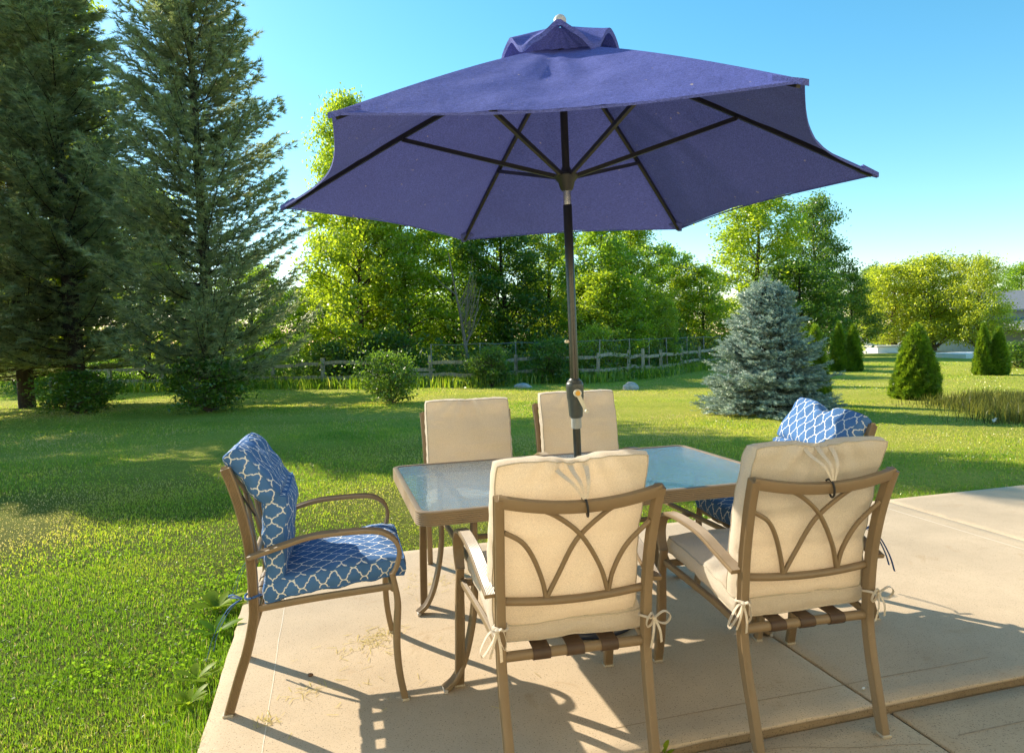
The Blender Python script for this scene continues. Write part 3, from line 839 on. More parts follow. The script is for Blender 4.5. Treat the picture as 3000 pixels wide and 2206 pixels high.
def branch_tree(seed, H, W, cb, nl, nleaf, lsize, shape='oval', trunk_r=.11, spread=.32, lean=0, clump=.85, bushy=False, fork=False):
    """returns (trunk MB, leaf arrays, tint). H height, W crown width, cb crown base height"""
    rng = np.random.default_rng(seed)
    mb = MB()
    n = 9; zz = np.linspace(0, H*.93, n); wob = np.cumsum(rng.normal(0, .05, (n, 2))*H/12, 0)
    wob[0] = 0; wob[:, 0] += lean*zz
    TP = np.stack([wob[:, 0], wob[:, 1], zz], 1); TR = trunk_r*(1-zz/(H*.97))**.8+.012
    TR[0] *= 1.35
    mb.tube(spline(TP, 20), np.interp(np.linspace(0, 1, len(spline(TP, 20))), np.linspace(0, 1, n), TR), 8)
    def tp(z): return np.array([np.interp(z, zz, TP[:, 0]), np.interp(z, zz, TP[:, 1]), z])
    def env(z):
        t = np.clip((z-cb)/(H-cb), 0, 1)
        if shape == 'oval': return W/2*np.sqrt(np.maximum(0, 1-(2*t-.85)**2/1.35))*(.9 if t < .9 else .7)
        if shape == 'dome': return W/2*np.sqrt(np.maximum(0.02, 1-t**2.2))*(.8+.2*min(1, t*4))
        return W/2*(1-t)**.8+.1
    cl = []; rad = []
    for q in range(nl):
        z0 = cb+(H-cb)*(q+rng.uniform(0, 1))/nl*.96
        az = q*2.4+rng.uniform(-.5, .5); e = env(z0)*rng.uniform(.65, 1.12)
        rise = rng.uniform(.15, .7)*e
        zs = max(z0-rise*.6, cb*.55)
        p0 = tp(zs); p2 = tp(z0)+np.array([math.cos(az)*e, math.sin(az)*e, rise*.4]); p2[2] = min(p2[2], H)
        p1 = (p0+p2)/2+np.array([0, 0, .12*e])+rng.normal(0, .06*e, 3)
        P = spline([p0, p1, p2], 8); r0 = max(.012, trunk_r*.38*(1-z0/H)+.010)
        mb.tube(P, np.linspace(r0, .006, len(P)), 5, False)
        for k in range(int(3+e*2.2)):
            t = rng.uniform(.35, 1.0); b0 = P[int(t*(len(P)-1))]
            dv = rng.normal(0, 1, 3); dv[2] = abs(dv[2])*.6+.1; dv += .8*(p2-p0)/np.linalg.norm(p2-p0); dv /= np.linalg.norm(dv)
            ln = rng.uniform(.25, .8)*(.35+.28*e); b1 = b0+dv*ln
            mb.tube([b0, (b0+b1)/2+rng.normal(0, .03, 3), b1], [.010, .007, .003], 4, False)
            for w in range(2):
                cl.append(b0+(b1-b0)*rng.uniform(.45, 1.05)); rad.append(spread*rng.uniform(.55, 1.25))
    for k in range(10): cl.append(tp(H*rng.uniform(.90, .985))+rng.normal(0, .12, 3)); rad.append(spread*.7)
    cl = np.array(cl); rad = np.array(rad)
    wgt = rad**2; idx = rng.choice(len(cl), nleaf, p=wgt/wgt.sum())
    C = cl[idx]+rng.normal(0, 1, (nleaf, 3))*rad[idx][:, None]*np.array([.62, .62, .46])
    C[:, 2] = np.maximum(C[:, 2], .06)
    V, F = leaf_quads(C, lsize, rng)
    ct = rng.uniform(-.22, .22, len(cl))
    tint = np.clip(.5+ct[idx]+rng.normal(0, .16, nleaf), 0, 1)
    return mb, V, F, np.repeat(tint, 4)

def build_tree(name, gen, bark, leaf, crown='crown'):
    mb, V, F, t = gen
    root = empty(name)
    mb.build('trunk', bark, root, angle=60)
    fast_mesh(crown, V, F, leaf, root, t)
    return root

BARK = m_bark('grey_brown_bark', (.16, .12, .085)); BARKD = m_bark('dark_bark', (.07, .052, .040)); BARKG = m_bark('bleached_dead_bark', (.30, .26, .22))
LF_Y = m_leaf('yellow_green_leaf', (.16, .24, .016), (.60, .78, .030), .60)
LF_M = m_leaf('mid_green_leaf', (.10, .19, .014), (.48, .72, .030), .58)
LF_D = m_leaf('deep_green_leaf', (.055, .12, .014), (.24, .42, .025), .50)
LF_W = m_leaf('willow_leaf', (.22, .29, .028), (.72, .80, .045), .62)
NEEDLE = m_leaf('pine_needle', (.28, .33, .18), (.46, .54, .18), .42, .07, .45)
SPRUCE = m_leaf('blue_spruce_needle', (.30, .40, .35), (.24, .32, .26), .26, .05, .40)
ARBOR = m_leaf('arborvitae_spray', (.10, .20, .014), (.32, .48, .02), .44, .04, .5)
SHRUB = m_leaf('shrub_leaf', (.070, .145, .014), (.26, .45, .03), .48)

def put_tree(proto, x, y, h=None, rot=0, sxy=1.0, sz=1.0, leaf=None, bark=None, first=False):
    o = proto if first else copy_tree(proto)
    o.location = (x, y, gz(x, y)-.04); o.rotation_euler = (0, 0, rot); o.scale = (sxy, sxy, sz)
    for ch in o.children:
        if leaf and ch.name.split('.')[0] in ('crown', 'foliage'):
            ch.material_slots[0].link = 'OBJECT'; ch.material_slots[0].material = leaf
        if bark and ch.name.split('.')[0] == 'trunk':
            ch.material_slots[0].link = 'OBJECT'; ch.material_slots[0].material = bark
    return o

# prototypes (height, width) of broad-leaved trees
PROTO = [
    (build_tree('deciduous_tree', branch_tree(11, 10, 4.6, 1.6, 46, 24000, .145, 'oval', .13, .42), BARKD, LF_Y), 10, 4.6),
    (build_tree('deciduous_tree', branch_tree(12, 7, 4.6, .7, 42, 21000, .135, 'dome', .10, .38), BARKD, LF_M), 7, 4.6),
    (build_tree('deciduous_tree', branch_tree(13, 7, 3.4, .5, 40, 19000, .130, 'oval', .08, .34), BARK, LF_M), 7, 3.4),
    (build_tree('deciduous_tree', branch_tree(14, 9, 5.6, 1.0, 48, 24000, .160, 'dome', .15, .48), BARKD, LF_D), 9, 5.6),
    (build_tree('deciduous_tree', branch_tree(15, 6, 5.4, .3, 46, 24000, .135, 'dome', .13, .44), BARK, LF_W), 6, 5.4),
]
F_ = 1501.5
def put(pi, u, vt, Y, w, leaf, label, group, rot=None, first=[set()]):
    """u, vt, w: where the tree stood in my site survey (degrees-like units), Y its distance"""
    p, H, W = PROTO[pi]
    Y *= .93; x = (u-1123.5)/F_*Y*(1.0); ztop = 1.389+(732-.0251*(u-1123.5)-vt)/F_*Y; h = ztop-gz(x, Y)+.04; wd = w/F_*Y
    fst = pi not in first[0]; first[0].add(pi)
    o = put_tree(p, x, Y, None, rot if rot is not None else (u*1.7) % 6.28, wd/W, h/H, leaf, None, fst)
    tag(o, label, 'tree', group); return o
GW = 'trees of the wood behind the fence'; GB = 'broadleaf trees behind the pines'; GR = 'trees across the far lawn'
WOOD = [
    (0, 765, 215, 30, 190, LF_Y, 'tall yellow-green tree rising behind the umbrella canopy edge nearest the pines', GW),
    (1, 800, 430, 26.8, 300, LF_Y, 'broad sunlit bright green tree directly right of the pines, foliage to the ground', GW),
    (0, 900, 400, 28.5, 260, LF_Y, 'tree with a dark straight trunk behind the bright fence shrub', GW),
    (1, 1000, 470, 31, 260, LF_M, 'mid-green tree just left of the bare dead tree', GW),
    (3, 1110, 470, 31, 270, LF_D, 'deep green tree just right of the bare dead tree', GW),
    (0, 1205, 450, 33, 210, LF_Y, 'slim green tree behind the umbrella pole on its lawn-left side', GW),
    (2, 1315, 485, 27.5, 200, LF_M, 'green tree just right of the umbrella pole', GW),
    (0, 1395, 490, 31, 200, LF_Y, 'feathery tall tree with open crown beneath the umbrella corner', GW),
    (1, 1345, 600, 26.2, 230, LF_Y, 'low bright yellow-green tree hanging over the fence right of the pole', GW),
    (2, 1480, 545, 33, 130, LF_M, 'narrow tree with a drooping tip left of the blue spruce', GW),
    (1, 1545, 585, 32, 190, LF_Y, 'rounded green tree immediately left of the blue spruce', GW),
    (2, 1460, 655, 26.5, 75, LF_Y, 'slender pale green sapling standing at the fence', GW),
    (0, 1655, 425, 39, 250, LF_Y, 'tall yellow-green tree behind the blue spruce', GW),
    (3, 1785, 440, 42, 175, LF_D, 'tall dark green tree just right of the blue spruce top', GW),
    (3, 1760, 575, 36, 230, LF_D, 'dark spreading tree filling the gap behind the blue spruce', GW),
    (1, 1870, 600, 43, 140, LF_D, 'dark green tree behind the twin arborvitae', GW),
    (4, 1965, 585, 47, 235, LF_W, 'yellow-green willowy tree by the pool deck', GR),
    (4, 2050, 565, 46, 220, LF_W, 'widest of the pale willowy trees, behind the lone arborvitae', GR),
    (4, 2150, 568, 43, 160, LF_W, 'pale willowy tree in front of the grey house', GR),
    (2, 1906, 585, 64, 70, LF_D, 'distant dark pointed tree beyond the pool', GR),
    (3, 2238, 585, 70, 160, LF_M, 'distant hazy green tree beyond the house roof', GR),
    (0, 140, 0, 20, 330, LF_Y, 'tall backlit yellow-green tree seen through the first pine', GB),
    (1, 330, 400, 25, 300, LF_Y, 'broad backlit tree seen in the gap between two pines', GB),
    (1, 560, 590, 27, 200, LF_M, 'green tree behind the right-hand edge of the second pine', GB),
    (3, 40, 520, 27, 260, LF_M, 'large green tree behind the stout trunk at the photo edge', GB),
    (1, 660, 630, 38, 230, LF_D, 'shadowy tree deep in the wood beside the tall yellow-green tree', GW),
    (3, 860, 610, 38, 280, LF_D, 'shadowy tree deep in the wood behind the dark straight trunk', GW),
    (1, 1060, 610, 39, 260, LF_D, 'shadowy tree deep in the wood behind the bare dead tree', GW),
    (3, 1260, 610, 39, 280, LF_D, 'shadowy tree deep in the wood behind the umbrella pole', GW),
    (1, 1440, 660, 39, 260, LF_D, 'shadowy tree deep in the wood behind the pale sapling', GW),
]
for a in WOOD: put(*a)

# bare dead tree
rng = np.random.default_rng(5); mb = MB()
P = spline([(0, 0, 0), (-.05, 0, .9), (-.22, .05, 2.2), (-.42, .05, 3.4), (-.62, 0, 4.7)], 22); mb.tube(P, np.linspace(.085, .018, len(P)), 7)
P = spline([(-.10, 0, 1.3), (.25, .1, 2.2), (.5, .1, 3.4)], 12); mb.tube(P, np.linspace(.04, .008, len(P)), 6)
for k in range(26):
    z0 = rng.uniform(1.2, 3.0); x0 = -.05-.1*z0+rng.uniform(0, .3); dx = rng.uniform(.1, .75); h = rng.uniform(.7, 1.7)
    P = spline([(x0, rng.normal(0, .1), z0), (x0+dx*.6, rng.normal(0, .15), z0+h*.5), (x0+dx, rng.normal(0, .2), z0+h)], 8); mb.tube(P, np.linspace(.016, .004, len(P)), 4)
P = spline([(-.40, .05, 3.2), (-.9, .1, 3.6), (-1.35, .1, 4.1)], 10); mb.tube(P, np.linspace(.03, .006, len(P)), 5)
dt = mb.build('dead_tree', BARKG); dt.location = (-1.42, 22.6, gz(-1.42, 22.6)); dt.scale = (.9, .9, .9); tag(dt, 'bare grey dead tree standing behind the wire fence', 'tree')

# pines
def pine_gen(seed, H, rfun, z0, step=.36, nb=7, tufts=11500, nn=9):
    rng = np.random.default_rng(seed); mb = MB()
    mb.tube([(0, 0, 0), (.05, 0, H*.3), (-.03, .04, H*.65), (0, 0, H)], [.24, .17, .10, .02], 10)
    tips = []; dirs = []
    z = z0
    while z < H-.2:
        r = rfun(z)
        for q in range(nb):
            az = rng.uniform(0, 6.28); L = r*rng.uniform(.72, 1.12)
            el = rng.uniform(-.10, .40)+.65*(z/H)**1.5; zb = z+rng.uniform(-.2, .2)
            P = np.array([[math.cos(az)*L*t, math.sin(az)*L*t, zb+el*L*t*.7+.30*L*t*t-(.18*L*math.sin(t*3.1) if z < 4 else 0)*.4] for t in np.linspace(0, 1, 7)])
            mb.tube(P, np.linspace(.034-.018*z/H, .006, 7), 4, False)
            for t in np.linspace(.10, 1, int(6+L*3.6)):
                b = np.array([np.interp(t, np.linspace(0, 1, 7), P[:, k]) for k in range(3)])
                for s in (-1, 1):
                    a2 = az+s*rng.uniform(.5, 1.1); l2 = rng.uniform(.22, .62)*(1.15-t*.5)*(.5+.22*L)
                    e = b+np.array([math.cos(a2)*l2, math.sin(a2)*l2, rng.uniform(.02, .30)*l2])
                    if rng.random() < .45: mb.tube([b, e], [.007, .003], 3, False)
                    for k in range(3):
                        f = rng.uniform(.35, 1.05); tips.append(b+(e-b)*f); dirs.append(e-b+np.array([0, 0, .25*l2]))
                tips.append(b); dirs.append(P[-1]-P[0])
        z += step*(1-.35*z/H)
    tips = np.array(tips); dirs = np.array(dirs)
    if len(tips) > tufts:
        pw = 1.0-.62*np.clip(tips[:, 2]/H, 0, 1)+.25*noise(tips, 1.3, 5); pw = np.maximum(pw, .03); k = rng.choice(len(tips), tufts, replace=False, p=pw/pw.sum()); tips, dirs = tips[k], dirs[k]
    n = len(tips); d, a, b = frame_from(dirs)
    Vs = []; Ts = []
    tt = np.clip(.42+rng.normal(0, .22, n), 0, 1)
    for q in range(nn):
        ph = rng.uniform(0, 6.28, (n, 1)); sp = rng.uniform(.35, 1.0, (n, 1)); ln = rng.uniform(.13, .23, (n, 1))
        nd = d*np.sqrt(np.maximum(0, 1-(sp*.85)**2))+(a*np.cos(ph)+b*np.sin(ph))*sp*.85
        o = tips+d*rng.uniform(-.05, .05, (n, 1)); sd = np.cross(nd, rng.normal(size=(n, 3))); sd /= np.linalg.norm(sd, axis=1)[:, None]
        w = .0115
        Vs.append(np.stack([o-sd*w, o+sd*w, o+nd*ln], 1).reshape(-1, 3)); Ts.append(np.repeat(tt, 3))
    V = np.concatenate(Vs); F = np.arange(len(V)).reshape(-1, 3)
    return mb, V, F, np.concatenate(Ts)
rf = lambda z: np.interp(z, [0, 1.2, 3.7, 7, 11, 14, 16.2], [2.2, 3.0, 3.1, 2.6, 1.75, 1.0, .15])
pine_a = build_tree('pine_tree', pine_gen(21, 16.2, rf, 1.25, tufts=50000), BARKD, NEEDLE)
pine_b = build_tree('pine_tree', pine_gen(22, 16.2, lambda z: rf(z)*.92, 1.6, .40, tufts=36000), BARKD, NEEDLE)
GP = 'tall pines at the lawn edge'
put_tree(pine_a, -6.6, 14.9, None, .4, .71, .66, None, None, True); tag(pine_a, 'tall dense pine nearest the umbrella, leafy shrub round its foot', 'tree', GP)
put_tree(pine_b, -10.6, 16.6, None, 2.0, .98, .66, None, None, True); tag(pine_b, 'tall dark pine, the middle one with low bush at its trunk', 'tree', GP)
p3 = put_tree(pine_a, -12.1, 17.0, None, 3.9, .80, .70); tag(p3, 'pine with a stout bare lower trunk at the photo edge', 'tree', GP)
p4 = put_tree(pine_b, -12.4, 13.4, None, 5.0, .80, .48); tag(p4, 'pine mostly out of the photo past its left edge', 'tree', GP)

# blue spruce
def spruce_gen(seed, H, W, twigs=5200, nn=14):
    rng = np.random.default_rng(seed); mb = MB(); mb.tube([(0, 0, 0), (0, 0, H*.6), (0, 0, H)], [.07, .045, .008], 8)
    T = []; Dd = []; z = .06
    while z < H-.26:
        t = z/H; r = W/2*(1-t)**.86+.03
        r *= .94+.12*math.sin(z*14)
        nbr = int(9+9*(1-t))
        for q in range(nbr):
            az = q/nbr*6.283+rng.uniform(-.25, .25); L = r*rng.uniform(.80, 1.10)
            el = -.10+.55*t+rng.uniform(-.10, .10)
            for s in np.linspace(.25, 1, int(4+L*11)):
                b = np.array([math.cos(az)*L*s, math.sin(az)*L*s, z+el*L*s+.10*L*s*s])
                wid = .42*L*(1-s)+.05
                for m_ in range(3 if s > .5 else 2):
                    off = rng.uniform(-1, 1); a2 = az+off*1.1
                    T.append(b+np.array([-math.sin(az), math.cos(az), 0])*off*wid*.6+np.array([0, 0, rng.normal(0, .015)]))
                    Dd.append(np.array([math.cos(a2), math.sin(a2), .18+el*.6+rng.normal(0, .15)]))
            if q % 2 == 0: mb.tube([(0, 0, z), (math.cos(az)*L*.5, math.sin(az)*L*.5, z+el*L*.5), (math.cos(az)*L*.9, math.sin(az)*L*.9, z+el*L*.9)], [.012, .008, .003], 3, False)
        z += .072*(1.1-.4*t)
    for k in range(7): T.append(np.array([0, 0, H-.03*k])); Dd.append(np.array([rng.normal(0, .3)*k/4, rng.normal(0, .3)*k/4, 1.]))
    for k in range(26):
        a_ = rng.uniform(0, 6.28); z_ = H-rng.uniform(.08, .40); q_ = (H-z_)*rng.uniform(.15, .5); T.append(np.array([math.cos(a_)*q_, math.sin(a_)*q_, z_+q_*.6])); Dd.append(np.array([math.cos(a_)*.6, math.sin(a_)*.6, .9]))
    T = np.array(T); Dd = np.array(Dd)
    if len(T) > twigs: k = rng.choice(len(T), twigs, replace=False); T, Dd = T[k], Dd[k]
    n = len(T); d, a, b = frame_from(Dd); Vs = []; Ts = []
    tt = np.clip(.5+rng.normal(0, .2, n), 0, 1); tl = rng.uniform(.09, .17, (n, 1))
    for q in range(nn):
        ph = q*2.399+rng.uniform(0, .6, (n, 1)); f = (q+.5)/nn
        o = T+d*tl*(f-.3); nd = d*.75+(a*np.cos(ph)+b*np.sin(ph))*.85; ln = rng.uniform(.028, .046, (n, 1))
        sd = np.cross(nd, d); sd /= np.linalg.norm(sd, axis=1)[:, None]+1e-9
        Vs.append(np.stack([o-sd*.0085, o+sd*.0085, o+nd*ln], 1).reshape(-1, 3)); Ts.append(np.repeat(np.clip(tt+(f-.5)*.4, 0, 1), 3))
    V = np.concatenate(Vs); V[:, 2] = np.maximum(V[:, 2], .01)
    return mb, V, np.arange(len(V)).reshape(-1, 3), np.concatenate(Ts)
sp = build_tree('blue_spruce', spruce_gen(31, 2.42, 2.2, 27000), BARKD, SPRUCE)
put_tree(sp, 4.40, 11.8, None, .3, 1.07, 1.0, None, None, True); tag(sp, 'conical blue spruce with silvery needles standing on the lawn', 'tree')

# arborvitae
def arbor_gen(seed, H, W, n=5200):
    rng = np.random.default_rng(seed); mb = MB(); mb.tube([(0, 0, 0), (0, 0, H*.8)], [.04, .01], 6)
    z = H*(1-np.sqrt(rng.uniform(0, 1, n)))*.99; t = z/H; az = rng.uniform(0, 6.283, n)
    r = W/2*np.minimum(1, (t+.05)*9)**.35*(1-t**1.6)**.82
    r = r*(1+.10*np.sin(az*5+z*6)+.07*np.sin(az*11-z*13))*(1-.35*rng.uniform(0, 1, n)**2)
    C = np.stack([r*np.cos(az), r*np.sin(az), z], 1)
    d = np.stack([np.cos(az)*.45, np.sin(az)*.45, 1+0*az], 1)+rng.normal(0, .28, (n, 3)); d, a, b = frame_from(d)
    roll = rng.uniform(0, 6.28, (n, 1)); s1 = a*np.cos(roll)+b*np.sin(roll); L = rng.uniform(.05, .11, (n, 1))
    # little fan spray: 3 narrow blades
    Vs = []
    for k in (-1, 0, 1):
        dd = d+s1*k*.55; dd /= np.linalg.norm(dd, axis=1)[:, None]
        Vs.append(np.stack([C-s1*.008, C+s1*.008, C+dd*L*.6+s1*.012, C+dd*L], 1).reshape(-1, 3))
    V = np.concatenate(Vs); tint = np.clip(.5+.2*np.sin(az*3+z*5)+rng.normal(0, .17, n), 0, 1)
    V[:, 2] = np.maximum(V[:, 2], .01)
    return mb, V, np.arange(len(V)).reshape(-1, 4), np.tile(np.repeat(tint, 4), 3)
ar = build_tree('arborvitae', arbor_gen(41, 1.8, .86, 9500), BARK, ARBOR, 'foliage'); ar2 = build_tree('arborvitae', arbor_gen(42, 1.8, .54, 6500), BARK, ARBOR, 'foliage')
GA = 'arborvitae on the lawn'
ARB = [(ar, 8.05, 13.6, .98, .86, .0, 'widest arborvitae with a ragged split top, alone on the lawn behind the tall grass', True),
       (ar2, 5.68, 12.8, .92, .87, 1.0, 'dark arborvitae tucked against the right side of the blue spruce', True),
       (ar2, 7.5, 17.6, .85, .93, 2.2, 'sunlit arborvitae whose tip shows beside the spruce shoulder', False),
       (ar2, 11.2, 23.4, .98, .98, 3.0, 'slimmer sunlit one of the twin arborvitae before the pool', False),
       (ar2, 11.68, 23.4, 1.05, .92, 4.1, 'shaded one of the twin arborvitae before the pool', False),
       (ar2, 14.0, 20.3, .86, .90, 5.2, 'taller sunlit one of the arborvitae pair before the house', False),
       (ar2, 14.38, 20.2, 1.0, .82, 6.0, 'lower fuller one of the arborvitae pair before the house', False)]
for p, x, y, sx, sz, rot, lab, fst in ARB:
    o = put_tree(p, x, y, None, rot, sx, sz, None, None, fst); tag(o, lab, 'shrub', GA)

# shrubs
sh = build_tree('shrub', branch_tree(51, 1.3, 1.9, .05, 34, 5200, .085, 'dome', .03, .20), BARK, SHRUB, 'foliage')
GS = 'leafy shrubs along the lawn edge'
SHR = [(-2.75, 15.4, .80, .80, 0, SHRUB, 'bright green shrub in front of the rail fence'),
       (-9.5, 14.9, 1.0, .66, 1, SHRUB, 'straggly low bush under the middle pine'),
       (-6.4, 14.4, 1.0, .80, 2, SHRUB, 'rounded leafy shrub at the foot of the pine nearest the umbrella'),
       (1.25, 20.9, .9, .95, 3, SHRUB, 'green shrub growing through the wire fence left of the umbrella pole'),
       (-.6, 19.9, .8, .8, 4, SHRUB, 'low green shrub by the mesh fence post'),
       (2.75, 22.2, .8, 1.2, 5, LF_Y, 'sunlit bush behind the rails right of the umbrella pole'),
       (17.6, 23.6, 1.2, .62, 6, SHRUB, 'low dark clipped shrub before the house'),
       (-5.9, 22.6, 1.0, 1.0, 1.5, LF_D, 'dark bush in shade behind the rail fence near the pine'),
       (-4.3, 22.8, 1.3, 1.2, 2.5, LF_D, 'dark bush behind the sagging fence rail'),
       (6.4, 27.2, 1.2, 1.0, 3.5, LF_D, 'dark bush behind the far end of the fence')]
for q, (x, y, sx, sz, rot, lf, lab) in enumerate(SHR):
    o = put_tree(sh, x, y, None, rot, sx, sz, lf, None, q == 0); tag(o, lab, 'shrub', GS)

# undergrowth along the fence and far wood floor: uncountable
def scatter_leaves(name, pts, hs, per, lsize, mat, label, seed):
    rng = np.random.default_rng(seed); C = []
    for (x, y), h in zip(pts, hs):
        c = rng.normal(0, 1, (per, 3))*np.array([.38, .38, .0]); c[:, 2] = h*np.abs(rng.beta(1.3, 1.6, per))
        C.append(c+np.array([x, y, gz(x, y)]))
    C = np.concatenate(C); V, F = leaf_quads(C, lsize, rng, -.4, .45)
    o = fast_mesh(name, V, F, mat, None, np.repeat(np.clip(rng.normal(.5, .2, len(C)), 0, 1), 4)); tag(o, label, 'undergrowth', kind='stuff'); return o
rng = np.random.default_rng(61); pts = []; hs = []
FEN = [(-15.5, 23), (-13.3, 22.6), (-11.5, 22.5), (-9.6, 22.4), (-7.8, 22.3), (-5.97, 21.6), (-4.25, 21.0), (-2.46, 20.9), (-.96, 20.2), (.12, 21.3), (2.63, 21.0), (3.8, 22.3), (4.3, 22.4), (5.11, 23.4), (6.23, 25.07), (7.25, 26.4), (8.6, 28)]
FX = [f[0] for f in FEN]; FY = [f[1] for f in FEN]
for k in range(420):
    x = rng.uniform(-17, 10); y = np.interp(x, FX, FY)+rng.uniform(-.35, 2.2); pts.append((x, y)); hs.append(rng.uniform(.12, .42) if y < np.interp(x, FX, FY) else rng.uniform(.5, 1.4))
scatter_leaves('undergrowth', pts, hs, 70, .12, SHRUB, 'weeds and low undergrowth along the rail fence', 62)
pts = [(rng.uniform(-26, 16), 0) for k in range(480)]; pts = [(x, np.interp(x, FX, FY)+rng.uniform(2.0, 16)) for x, _ in pts]
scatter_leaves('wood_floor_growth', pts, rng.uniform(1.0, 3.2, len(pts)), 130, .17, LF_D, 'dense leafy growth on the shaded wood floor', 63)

# ------------------------------------------------------------------ fence
WOODM = m_bark('weathered_rail_wood', (.52, .45, .36)); GALV = m_plain('galvanised_steel', (.26, .27, .27), .5, .6, 30, .1)
fn = empty('rail_fence', (FX[0], FY[0], gz(FX[0], FY[0]))); tag(fn, 'weathered split rail fence along the wood', 'fence')
rng = np.random.default_rng(71); o0 = np.array(fn.location)
fp = [np.array([x, y, gz(x, y)])-o0 for x, y in FEN]
for q, p in enumerate(fp):
    mb = MB(); h = rng.uniform(.84, .95); lx = rng.normal(0, .03)
    mb.sweep([p+(0, 0, -.15), p+(lx*.5, 0, h*.5), p+(lx, 0, h)], [(-.055, -.05), (.05, -.055), (.058, .045), (-.045, .055)], (1, 0, 0)); mb.build('post', WOODM, fn, angle=30)
for q in range(len(fp)-1):
    for z in (.34, .72):
        a, b = fp[q]+(0, 0, z+rng.normal(0, .03)), fp[q+1]+(0, 0, z+rng.normal(0, .03))
        if q == 6 and z > .5: b = b+(0, 0, -.22)
        d = (b-a)/np.linalg.norm(b-a); mb = MB()
        P = spline([a-d*.12, a*.66+b*.34+(0, 0, rng.normal(0, .03)), a*.33+b*.67+(0, 0, rng.normal(0, .03)), b+d*.12], 14)
        mb.sweep(P, [(-.030, -.05), (.032, -.045), (.036, .035), (-.02, .055)], (0, 1, 0), np.interp(np.linspace(0, 1, len(P)), [0, .15, .85, 1], [.6, 1, 1, .6])); mb.build('rail', WOODM, fn, angle=30)
wf = empty('wire_fence', (-2.46, 21.05, gz(-2.46, 21.05))); tag(wf, 'taller wire mesh fence with thin metal posts behind the rails', 'fence')
o0 = np.array(wf.location); wp = []
for x in (-2.46, -.93, .13, 1.4, 2.7, 3.9, 4.6, 5.5, 6.6, 7.6, 8.6):
    y = np.interp(x, FX, FY)+.15; wp.append(np.array([x, y, gz(x, y)])-o0)
for q, p in enumerate(wp):
    mb = MB(); mb.tube([p+(0, 0, -.1), p+(rng.normal(0, .03), 0, 1.28)], .020, 8); mb.build('post', GALV, wf)
mb = MB()
for q in range(len(wp)-1):
    mb.tube([wp[q]+(0, 0, 1.26), wp[q]*.5+wp[q+1]*.5+(0, 0, 1.23), wp[q+1]+(0, 0, 1.26)], .011, 6)
mb.build('top_rail', GALV, wf)
mb = MB()
for q in range(len(wp)-1):
    a, b = wp[q], wp[q+1]; L_ = np.linalg.norm(b-a); n_ = int(L_/.16)
    for k in range(n_+1):
        for s in (1, -1):
            t0 = k/n_; t1 = t0+s*.75/L_
            tc = min(1, max(0, t1)); hz = 1.2*(abs(tc-t0)*L_/.75) if t1 != tc else 1.2
            if hz > .1: mb.tube([a+(b-a)*t0+(0, 0, .03), a+(b-a)*tc+(0, 0, .03+hz)], .0016, 3, False)
mb.build('wire_mesh', GALV, wf, smooth=False)

# ------------------------------------------------------------------ unseen house added behind the viewpoint to bounce warm fill light
CREAM = m_plain('cream_lap_siding', (.86, .76, .58), .7, 0, 3, .05)
hm = empty('house', (*uv2w(1.5, -1.7), -.25), (0, 0, 15.2*D2R)); tag(hm, 'unseen cream sided house added behind the viewpoint for warm bounce light', 'house')
mb = MB()
for k in range(28): mb.add([(-8, .018, .18*k), (8, .018, .18*k), (8, .0, .18*(k+1)), (-8, .0, .18*(k+1)), (-8, 0, .18*k), (8, 0, .18*k)], [(0, 1, 2, 3), (4, 5, 1, 0)][::1])
mb.add([(-8, 0, 0), (8, 0, 0), (8, -7, 0), (-8, -7, 0), (-8, 0, 5.04), (8, 0, 5.04), (8, -7, 5.04), (-8, -7, 5.04)], [(0, 4, 7, 3), (1, 2, 6, 5), (3, 7, 6, 2), (4, 5, 6, 7)])
mb.build('wall', CREAM, hm, smooth=False)
mb = MB(); mb.add([(-8.5, .6, 4.9), (8.5, .6, 4.9), (8.5, -3.5, 7), (-8.5, -3.5, 7), (-8.5, -7.6, 4.9), (8.5, -7.6, 4.9)], [(0, 1, 2, 3), (3, 2, 5, 4)]); mb.build('roof', m_plain('brown_roof_shingle', (.12, .10, .09), .9, 0, 20, .3), hm, smooth=False)
for x, z, w_, h_ in ((-5.2, 1.7, 1.4, 1.5), (4.6, 1.7, 1.4, 1.5), (.2, 1.25, 1.9, 2.1)):
    mb = MB(); mb.box((x, .04, z), (w_+.2, .06, h_+.2)); wi = mb.build('window' if z > 1.5 else 'door', m_plain('white_window_trim', (.75, .74, .70), .5), hm, smooth=False)
    mb = MB(); mb.box((x, .075, z), (w_, .02, h_)); mb.build('pane', m_plain('dark_home_glass', (.03, .035, .04), .08), wi, smooth=False)

